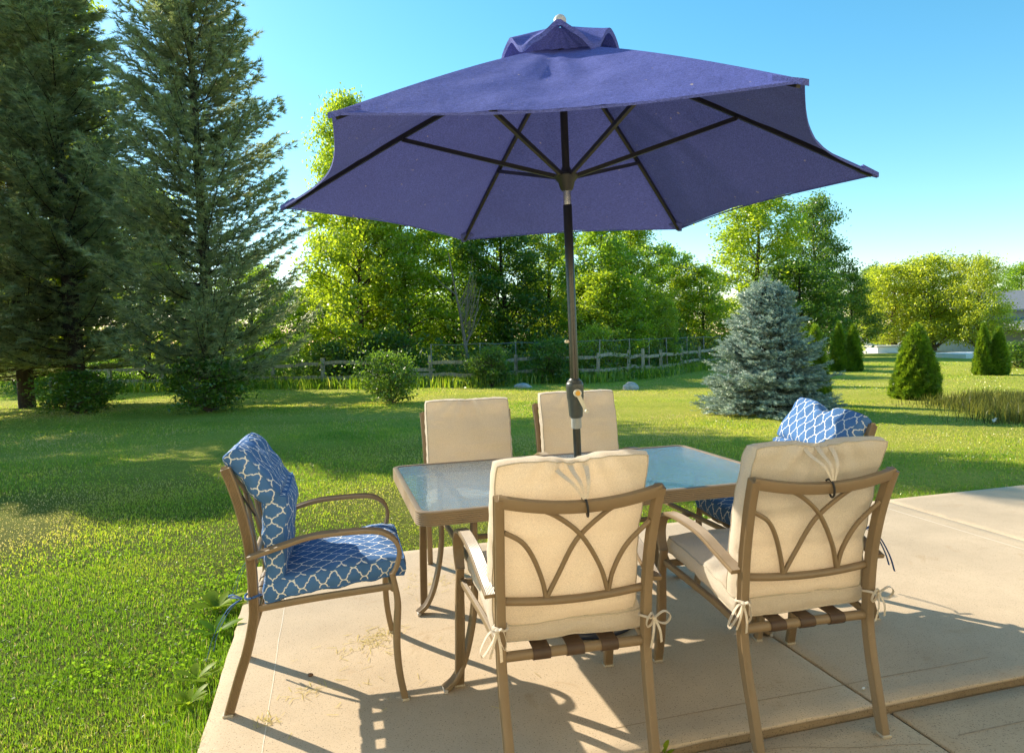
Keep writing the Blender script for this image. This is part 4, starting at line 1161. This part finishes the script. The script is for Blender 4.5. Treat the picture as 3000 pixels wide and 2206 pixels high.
# ------------------------------------------------------------------ far garden: house, pool, deck slab
WHITE = m_plain('white_trim_paint', (.72, .72, .70), .5); SID = m_plain('grey_siding_paint', (.30, .32, .34), .7, 0, 3, .08)
def m_roof():
    n = NT('grey_roof_shingle'); v = n.obj(); a = n.noise(30, 3, .7, n.mapping(v, (1, .4, 3)))
    return n.done(n.principled(n.ramp(a, [(.3, (.17, .17, .18)), (.7, (.36, .36, .37))]), .9, 0, .1, n.bump(a, .5, .02)))
ROOF = m_roof()
hx, hy = 46.0, 56.0; hz0 = gz(hx, hy)+.1
hs_ = empty('house', (hx, hy, hz0), (0, 0, -.10)); tag(hs_, 'grey house with covered porch behind the pale willowy trees', 'house')
mb = MB(); mb.box((-1.0, 6, 1.9), (18, 8, 3.8)); w = mb.build('wall', SID, hs_, smooth=False)
mb = MB()
mb.add([(-10.6, 1.4, 3.85), (8.6, 1.4, 3.85), (8.6, 6, 5.6), (-10.6, 6, 5.6), (-10.6, 10.6, 3.85), (8.6, 10.6, 3.85),
        (-10.6, 1.4, 3.7), (8.6, 1.4, 3.7), (8.6, 10.6, 3.7), (-10.6, 10.6, 3.7)],
       [(0, 1, 2, 3), (3, 2, 5, 4), (6, 9, 8, 7), (0, 6, 7, 1), (1, 7, 8, 5, 2), (4, 9, 6, 0, 3), (5, 8, 9, 4)])
mb.build('roof', ROOF, hs_, smooth=False)
mb = MB(); mb.add([(-5.2, -2.6, 2.30), (7.4, -2.6, 2.30), (7.4, 1.9, 3.1), (-5.2, 1.9, 3.1), (-5.2, -2.6, 2.1), (7.4, -2.6, 2.1), (7.4, 1.9, 2.1), (-5.2, 1.9, 2.1)],
                  [(0, 1, 2, 3), (4, 7, 6, 5), (0, 4, 5, 1), (1, 5, 6, 2), (2, 6, 7, 3), (3, 7, 4, 0)]); mb.build('porch_roof', ROOF, hs_, smooth=False)
for x in (-4.9, -1.7, 1.6, 4.4, 7.1):
    mb = MB(); mb.box((x, -2.4, 1.05), (.16, .16, 2.1)); mb.build('porch_post', WHITE, hs_, smooth=False)
mb = MB()
for z in (.25, 1.0): mb.box((1.1, -2.4, z), (11.8, .07, .09))
for x in np.arange(-4.7, 7.0, .16): mb.box((x, -2.4, .62), (.045, .045, .70))
mb.build('porch_railing', WHITE, hs_, smooth=False)
WIN = m_plain('dark_window_glass', (.04, .05, .06), .08, 0, 10, .1)
for x, z in ((-7.8, 2.0), (-5.3, 2.0), (-.8, 1.6), (2.5, 1.6), (5.5, 1.6)):
    mb = MB(); mb.box((x, 1.93, z), (1.2, .10, 1.5)); wi = mb.build('window', WHITE, hs_, smooth=False)
    mb = MB(); mb.box((x, 1.875, z), (1.0, .03, 1.3)); mb.build('pane', WIN, wi, smooth=False)
CUSHN = m_plain('navy_outdoor_fabric', (.05, .06, .09), .8, 0, 20, .2)
sf = empty('outdoor_sofa', (hx-3.6, hy-.9, hz0), (0, 0, -.1)); tag(sf, 'dark outdoor sofa with pale pillows under the house porch', 'sofa')
mb = MB(); mb.box((0, 0, .24), (2.2, .85, .48)); mb.box((0, .40, .62), (2.2, .2, .5)); mb.build('seat', CUSHN, sf, bevel=.05)
for x in (-.6, .5):
    mb = MB(); mb.box((x, .20, .68), (.5, .16, .40)); mb.build('pillow', WHITE, sf, bevel=.06)
# raised white slab
mb = MB(); mb.box((0, 0, .10), (2.4, 2.4, .22)); dk = mb.build('deck_slab', m_plain('white_deck_paint', (.75, .74, .72), .6, 0, 6, .06), bevel=.01)
dk.location = (21.6, 32.2, gz(21.6, 32.2)); dk.rotation_euler = (0, 0, .1); tag(dk, 'low white deck slab on the far lawn', 'deck')
PAVE = m_plain('pool_paving', (.66, .62, .56), .8, 0, 6, .1)
mb = MB(); V = [(-4, -2, .03), (4, -2, .03), (4.4, 3, .03), (-4.2, 3, .03)]; mb.add(V, [(0, 1, 2, 3)]); pv = mb.build('pool_paving', PAVE, smooth=False)
pv.location = (22.3, 42.5, gz(22.3, 42.5)); tag(pv, 'pale paving around the distant pool', 'paving', kind='structure')
sd = empty('pool_slide', (21.3, 42.3, gz(21.3, 42.3))); tag(sd, 'white curved pool slide between the twin arborvitae and the willowy tree', 'slide')
mb = MB(); P = spline([(-.55, .6, 1.75), (-.35, .4, 1.65), (.0, .1, 1.15), (.35, -.15, .65), (.9, -.4, .38), (1.5, -.5, .32)], 24)
mb.sweep(P, [(-.26, .16), (-.24, .16), (-.20, .02), (.20, .02), (.24, .16), (.26, .16), (.23, -.02), (-.23, -.02)], (.5, 1, 0)); mb.build('chute', WHITE, sd, angle=40)
mb = MB()
for dx in (-.2, .2):
    mb.tube([(-.9, .8+dx, 0), (-.6, .65+dx, 1.75), (-.55, .62+dx, 2.3)], .03, 6)
for z in (.35, .7, 1.05, 1.4): mb.tube([(-.9+.17*z, .6, z), (-.9+.17*z, 1.0, z)], .022, 6)
mb.build('ladder', WHITE, sd)
pb = empty('pool_box', (22.8, 41.6, gz(22.8, 41.6))); tag(pb, 'low white pool surround box beyond the far lawn', 'pool surround')
mb = MB(); mb.box((0, 0, .2), (1.8, 1.4, .4)); mb.build('wall', WHITE, pb, bevel=.03); mb = MB(); mb.box((0, 0, .43), (2.0, 1.6, .06)); mb.build('coping', PAVE, pb, bevel=.02)

# ------------------------------------------------------------------ rocks, scrap
def rock(name, loc, d, seed, mat, label):
    import bmesh
    bm = bmesh.new(); bmesh.ops.create_icosphere(bm, subdivisions=4, radius=1)
    for v in bm.verts:
        p = np.array(v.co); k = 1+.16*noise([p], 1.3, seed, 3)[0]; v.co = Vector((p[0]*d[0]*k, p[1]*d[1]*k, p[2]*d[2]*k))
    me = bpy.data.meshes.new(name); bm.to_mesh(me); bm.free(); me.polygons.foreach_set('use_smooth', [True]*len(me.polygons)); me.materials.append(mat)
    o = bpy.data.objects.new(name, me); COL.objects.link(o); o.location = loc; tag(o, label, 'rock'); return o
STONE = m_plain('pale_field_stone', (.46, .44, .43), .85, 0, 9, .3)
rock('boulder', (3.02, 17.5, gz(3.02, 17.5)+.05), (.19, .15, .14), 1, STONE, 'rounded pale boulder on the lawn left of the blue spruce')
rock('boulder', (.30, 19.2, gz(.30, 19.2)+.03), (.26, .18, .11), 2, STONE, 'flat grey stone half hidden in weeds by the fence')
rock('pebble', (-.865, 2.745, .006), (.011, .008, .007), 3, m_plain('brown_pebble', (.16, .09, .05), .8), 'small brown pebble on the patio beneath the blue armchair')
mb = MB(); rng = np.random.default_rng(5)
V = [(a*.035+rng.normal(0, .008), b*.025, max(0, .03+rng.normal(0, .02))) for a in (-1, 0, 1) for b in (-1, 0, 1)]
mb.add(V, [(a*3+b, (a+1)*3+b, (a+1)*3+b+1, a*3+b+1) for a in range(2) for b in range(2)]); lt = mb.build('paper_scrap', WHITE, smooth=False)
lt.location = (6.87, 9.7, gz(6.87, 9.7)+.03); tag(lt, 'crumpled white paper scrap at the edge of the tall grass', 'litter')
mb = MB(); mb.box((0, 0, .004), (.016, .008, .006)); wsc = mb.build('plastic_scrap', WHITE, bevel=.002); wsc.location = (*uv2w(1.93, 2.10), 0.0005); wsc.rotation_euler = (0, 0, .6); tag(wsc, 'tiny white plastic scrap beside the slab joint', 'litter')

# ------------------------------------------------------------------ grass
def m_grass():
    n = NT('grass_blade')
    at = n.t.nodes.new('ShaderNodeAttribute'); at.attribute_name = 'tint'; t = at.outputs['Fac']
    dif = n.ramp(t, [(0, (.07, .15, .012)), (.35, (.15, .26, .020)), (.62, (.45, .50, .055)), (.80, (.60, .53, .14)), (1, (.60, .49, .25))])
    tra = n.ramp(t, [(0, (.24, .46, .014)), (.35, (.42, .64, .020)), (.62, (.82, .86, .055)), (.80, (.80, .70, .15)), (1, (.68, .55, .26))])
    d = n.t.nodes.new('ShaderNodeBsdfDiffuse'); n.put(d.inputs[0], dif)
    tr = n.t.nodes.new('ShaderNodeBsdfTranslucent'); n.put(tr.inputs[0], tra)
    g = n.t.nodes.new('ShaderNodeBsdfGlossy'); g.inputs['Roughness'].default_value = .35
    return n.done(n.mixs(.06, n.mixs(.52, d.outputs[0], tr.outputs[0]), g.outputs[0]))
GRASS = m_grass()
def blades(P, h, w, rng, bend=.5, tint=None):
    n = len(P); az = rng.uniform(0, 6.283, n); s = np.stack([np.cos(az), np.sin(az), 0*az], 1)
    ld = rng.uniform(0, 6.283, n); lean = np.stack([np.cos(ld), np.sin(ld), 0*ld], 1)*(np.abs(rng.normal(0, bend, n))*h)[:, None]
    up = np.array([0, 0, 1.]); h = h[:, None]; w = (w/2)[:, None]
    m1 = P+up*h*.55+lean*.3; m2 = P+up*h*np.clip(1-.35*(np.linalg.norm(lean, axis=1)[:, None]/h)**2, .45, 1)+lean
    V = np.stack([P-s*w, P+s*w, m1+s*w*.8, m1-s*w*.8, m2], 1)
    q = np.arange(n)[:, None]*5
    return V.reshape(-1, 3), q, np.repeat(tint, 5)
def in_patio(x, y, m=0.0):
    u = x*PU[0]+y*PU[1]; v = x*PV[0]+y*PV[1]
    return ((u > U_LEFT-m) & (v < V_FAR+m) & (v > V_STEP-.2)) | ((u > -.60-m) & (v <= V_STEP) & (u < 5.2+m))
rng = np.random.default_rng(81)
allP = []; allH = []; allW = []; allT = []
def field(d0, d1, dens, hh, ww, a0=-42, a1=42):
    area = (a1-a0)*D2R/2*(d1*d1-d0*d0); n = int(area*dens)
    d = np.sqrt(rng.uniform(d0*d0, d1*d1, n)); a = rng.uniform(a0, a1, n)*D2R
    x, y = d*np.sin(a), d*np.cos(a); k = ~in_patio(x, y, .004)
    x, y, d = x[k], y[k], d[k]; n = len(x); Q = np.stack([x, y], 1)
    lush_shade = noise(Q, 1.1, 4, 2); dry = noise(Q, .55, 9, 3)*.8+noise(Q, 2.1, 12, 2)*.45
    k = rng.uniform(0, 1, n) < np.clip(.80+.35*lush_shade, .3, 1)
    x, y, d, Q, lush_shade, dry = x[k], y[k], d[k], Q[k], lush_shade[k], dry[k]; n = len(x)
    u = x*PU[0]+y*PU[1]; v = x*PV[0]+y*PV[1]
    near = np.clip(1-np.minimum(np.abs(u-U_LEFT)+np.maximum(0, v-V_FAR)*3, np.abs(v-V_FAR)+np.maximum(0, U_LEFT-u)*3)/.30, 0, 1)   # shaggy along the slab
    h = hh*rng.uniform(.55, 1.35, n)*(1+.30*lush_shade)*(1+near*rng.uniform(.2, 3.0, n))
    t = np.clip(.50+.14*np.clip((d-5)/4, 0, 1)+.30*dry-.10*lush_shade+rng.normal(0, .15, n)-.20*near-.26*np.clip((6.5-d)/2.5, 0, 1), 0, .9); dead = rng.uniform(0, 1, n) < .05+.14*np.clip(dry+.1, 0, 1); t[dead] = rng.uniform(.75, 1, dead.sum())  # tint darkened close by for dappled shade, lifted farther out for sunlit strips
    allP.append(np.stack([x, y, ground_z(x, y)-.004], 1)); allH.append(h); allW.append(ww*rng.uniform(.7, 1.3, n)); allT.append(t)
field(1.2, 3.6, 22000, .020, .0027, -60, -8)
field(3.6, 5.2, 11000, .020, .0037, -50, 45)
field(5.2, 7.5, 3800, .021, .006)
field(7.5, 11, 1500, .024, .009)
field(11, 18, 520, .022, .014)
field(18, 34, 130, .026, .026)
P = np.concatenate(allP); V, q, t = blades(P, np.concatenate(allH), np.concatenate(allW), rng, .55, np.concatenate(allT))
F4 = np.concatenate([q+0, q+1, q+2, q+3], 1); F3 = np.concatenate([q+3, q+2, q+4], 1)
# quads plus tip triangles
def quad_tri_mesh(name, V, F4, F3, mat, tint):
    me = bpy.data.meshes.new(name); V = np.ascontiguousarray(V, dtype=np.float32)
    me.vertices.add(len(V)); me.vertices.foreach_set('co', V.ravel())
    loops = np.concatenate([F4.ravel(), F3.ravel()]).astype(np.int32)
    me.loops.add(len(loops)); me.loops.foreach_set('vertex_index', loops)
    starts = np.concatenate([np.arange(len(F4))*4, F4.size+np.arange(len(F3))*3]).astype(np.int32)
    me.polygons.add(len(starts)); me.polygons.foreach_set('loop_start', starts)
    a = me.attributes.new('tint', 'FLOAT', 'POINT'); a.data.foreach_set('value', np.ascontiguousarray(tint, dtype=np.float32))
    me.update(calc_edges=True); me.materials.append(mat)
    o = bpy.data.objects.new(name, me); COL.objects.link(o); return o
gr = quad_tri_mesh('grass', V, F4, F3, GRASS, t); tag(gr, 'short mown grass blades of the lawn', 'grass', kind='stuff')
# tall ornamental grass bank
rng = np.random.default_rng(83); n = 9000
tt_ = rng.uniform(0, 1, n); x = 6.95+tt_*2.2+rng.normal(0, .25, n); y = 9.9+tt_*0+(1-0)*rng.uniform(0, 1, n)*3.1-.3
cx_ = np.interp(y, [9.6, 11.2, 13.0], [7.6, 8.2, 8.4]); x = cx_+rng.normal(0, .42, n)+np.clip(rng.normal(.3, .5, n), -.3, 2.2)
P = np.stack([x, y, ground_z(x, y)], 1); h = .21*rng.uniform(.5, 1.35, n)*np.clip(1.25-.4*np.abs(x-cx_-.3), .3, 1.2)
TALLG = m_leaf('tall_grass_blade', (.13, .15, .035), (.30, .32, .05), .42, .02, .7)
V, q, t = blades(P, h, .009*rng.uniform(.6, 1.4, n), rng, .28, np.clip(rng.normal(.22, .16, n)+.45*(rng.uniform(0, 1, n) < .3), 0, 1))
tg = quad_tri_mesh('tall_grass', V, np.concatenate([q, q+1, q+2, q+3], 1), np.concatenate([q+3, q+2, q+4], 1), TALLG, t); tag(tg, 'bank of tall seeding grass before the lone arborvitae', 'grass', kind='stuff')
# tufts of long grass along the rail fence
n = 9000; x = rng.uniform(-15, 9, n); y = np.interp(x, FX, FY)+rng.normal(-.25, .35, n); P = np.stack([x, y, ground_z(x, y)], 1)
V, q, t = blades(P, rng.uniform(.15, .45, n), rng.uniform(.015, .03, n), rng, .35, np.clip(rng.normal(.38, .15, n), 0, 1))
fg = quad_tri_mesh('fence_grass', V, np.concatenate([q, q+1, q+2, q+3], 1), np.concatenate([q+3, q+2, q+4], 1), GRASS, t); tag(fg, 'long uncut grass along the foot of the rail fence', 'grass', kind='stuff')
# clippings on the slab
n = 360; cl = [(-.70, 3.02, .14), (-.62, 3.12, .10), (-.50, 3.78, .20), (-.86, 2.62, .07), (-.92, 2.42, .05), (-.30, 3.95, .25), (-.55, 2.75, .45)]
wgt = np.array([3, 3, 2.5, 1, 1, 2, .8]); idx = rng.choice(len(cl), n, p=wgt/wgt.sum()); C = np.array(cl)[idx]
x = C[:, 0]+rng.normal(0, 1, n)*C[:, 2]*.5; y = C[:, 1]+rng.normal(0, 1, n)*C[:, 2]*.5; a = rng.uniform(0, 6.28, n); L_ = rng.uniform(.008, .028, n)
dx, dy = np.cos(a)*L_, np.sin(a)*L_; nx_, ny_ = -np.sin(a)*.0011, np.cos(a)*.0011; z0 = .002+rng.uniform(0, .004, n); z1 = .002+rng.uniform(0, .006, n)
V = np.stack([np.stack([x-dx-nx_, y-dy-ny_, z0], 1), np.stack([x-dx+nx_, y-dy+ny_, z0], 1), np.stack([x+dx+nx_, y+dy+ny_, z1], 1), np.stack([x+dx-nx_, y+dy-ny_, z1], 1)], 1).reshape(-1, 3)
cp = fast_mesh('grass_clippings', V, np.arange(4*n).reshape(-1, 4), GRASS, None, np.repeat(rng.uniform(.78, 1.0, n), 4)); tag(cp, 'dry grass clippings scattered on the concrete patio', 'clippings', kind='stuff')
WEED1 = m_leaf('weed_leaf', (.09, .19, .014), (.34, .58, .03), .5, .012)
WEED2 = m_leaf('young_weed_leaf', (.16, .25, .018), (.50, .62, .035), .5, .012)
# clover and small broad leaves mixed into the near lawn
rng = np.random.default_rng(91); n = 26000
u_ = U_LEFT-np.abs(rng.normal(0, .9, n))-.01; v_ = rng.uniform(1.2, 5.2, n); C = np.stack([u_*PU[0]+v_*PV[0], u_*PU[1]+v_*PV[1], 0*u_], 1)
k = (noise(C, 2.6, 14, 2)+rng.normal(0, .6, n)) > 1.0; C = C[k]; n = len(C)
C[:, 2] = ground_z(C[:, 0], C[:, 1])+rng.uniform(.006, .040, n)
V, F = leaf_quads(C, .016, rng, -.5, .8)
cv = fast_mesh('clover', V, F, WEED1, None, np.repeat(np.clip(rng.normal(.45, .25, n), 0, 1), 4)); tag(cv, 'patches of clover and small weeds in the near lawn', 'clover', kind='stuff')
# broadleaf weeds at the slab edge
def weed(loc, r, nleaf, seed, label, up=.5, green=LF_M):
    rng = np.random.default_rng(seed); mb = MB(); V = []; F = []; T = []
    for k in range(nleaf):
        a = k*2.4+rng.uniform(-.3, .3); L_ = r*rng.uniform(.6, 1.15); w = L_*.17; e = rng.uniform(.3, 1)*up
        d = np.array([math.cos(a), math.sin(a), 0]); s = np.array([-d[1], d[0], 0]); b = len(V)
        for t, wk in ((0, .25), (.3, .7), (.6, 1.0), (.85, .7), (1, .02)):
            c = d*L_*t+np.array([0, 0, L_*e*(t-.45*t*t)*1.3]); V += [c-s*w*wk, c+np.array([0, 0, -.12*w*wk]), c+s*w*wk]
        for q in range(4): F += [(b+q*3, b+q*3+1, b+q*3+4, b+q*3+3), (b+q*3+1, b+q*3+2, b+q*3+5, b+q*3+4)]
        T += [rng.uniform(.3, .8)]*15
    o = fast_mesh('weed', np.array(V), np.array(F), green, None, np.array(T), True); o.location = loc; tag(o, label, 'weed', 'weeds along the slab edge'); return o
weed((-1.60, 3.55, -.03), .15, 12, 1, 'big-leafed dandelion weed behind the blue armchair leg', .8, WEED2)
weed((-1.47, 3.25, -.03), .12, 10, 2, 'dandelion weed hugging the slab beside the dangling blue tie', .7, WEED1)
weed((-1.36, 2.80, -.03), .10, 9, 3, 'low weed at the slab edge left of the armchair back leg', .8, WEED2)
weed((-1.30, 2.60, -.03), .08, 14, 4, 'small leafy weed nearest the photo bottom along the slab', .9, WEED2)
weed((*uv2w(1.02, 1.985), Z_LOW), .045, 10, 5, 'tiny weed sprouting from the foot of the patio step', 1.3, WEED2)

# ------------------------------------------------------------------ light, sky, camera
SUN_EL = 31.5*D2R
sdir = Vector((-.787*math.cos(SUN_EL), .617*math.cos(SUN_EL), math.sin(SUN_EL))).normalized()
w = bpy.data.worlds.new('World'); scene.world = w; w.use_nodes = True; nt = w.node_tree; nt.nodes.clear()
sky = nt.nodes.new('ShaderNodeTexSky'); sky.sky_type = 'NISHITA'; sky.sun_disc = False; sky.sun_elevation = SUN_EL
sky.sun_rotation = math.atan2(sdir.x, sdir.y); sky.air_density = 1.0; sky.dust_density = .25; sky.ozone_density = 1.6
bg = nt.nodes.new('ShaderNodeBackground'); bg.inputs[1].default_value = .15
wo = nt.nodes.new('ShaderNodeOutputWorld'); hs = nt.nodes.new('ShaderNodeHueSaturation'); hs.inputs['Hue'].default_value = .478; hs.inputs['Saturation'].default_value = 1.32; hs.inputs['Value'].default_value = .76
nt.links.new(sky.outputs[0], hs.inputs['Color']); nt.links.new(hs.outputs[0], bg.inputs[0]); nt.links.new(bg.outputs[0], wo.inputs[0])
sl_ = bpy.data.lights.new('sun', 'SUN'); sl_.energy = 4.0; sl_.angle = .53*D2R; sl_.color = (1.0, .90, .72)
so_ = bpy.data.objects.new('sun', sl_); COL.objects.link(so_); so_.rotation_euler = sdir.to_track_quat('Z', 'Y').to_euler(); so_.location = (-20, 16, 18)

cam = bpy.data.cameras.new('camera'); cam.sensor_width = 36; cam.lens = 36*1501.486/2247; cam.clip_end = 2000; cam.clip_start = .05
co = bpy.data.objects.new('camera', cam); COL.objects.link(co); co.location = (0, 0, 1.389)
p, r = 3.5893*D2R, 1.4405*D2R
fw = Vector((0, math.cos(p), -math.sin(p))); upv = Vector((0, math.sin(p), math.cos(p))); rt = Vector((1, 0, 0))
# image roll: right axis and up axis turned about the view direction
rx_ = rt*math.cos(r)-upv*math.sin(r); ux_ = rt*math.sin(r)+upv*math.cos(r)
co.rotation_euler = Matrix((rx_, ux_, -fw)).transposed().to_euler()
scene.camera = co
scene.view_settings.view_transform = 'Standard'; scene.view_settings.look = 'None'; scene.view_settings.exposure = 1.1; scene.view_settings.gamma = 1
scene.render.engine = 'CYCLES'
cy = scene.cycles; cy.max_bounces = 8; cy.diffuse_bounces = 4; cy.glossy_bounces = 3; cy.transmission_bounces = 4; cy.transparent_max_bounces = 8
cy.use_denoising = True; cy.caustics_reflective = False; cy.caustics_refractive = False; cy.sample_clamp_indirect = 6
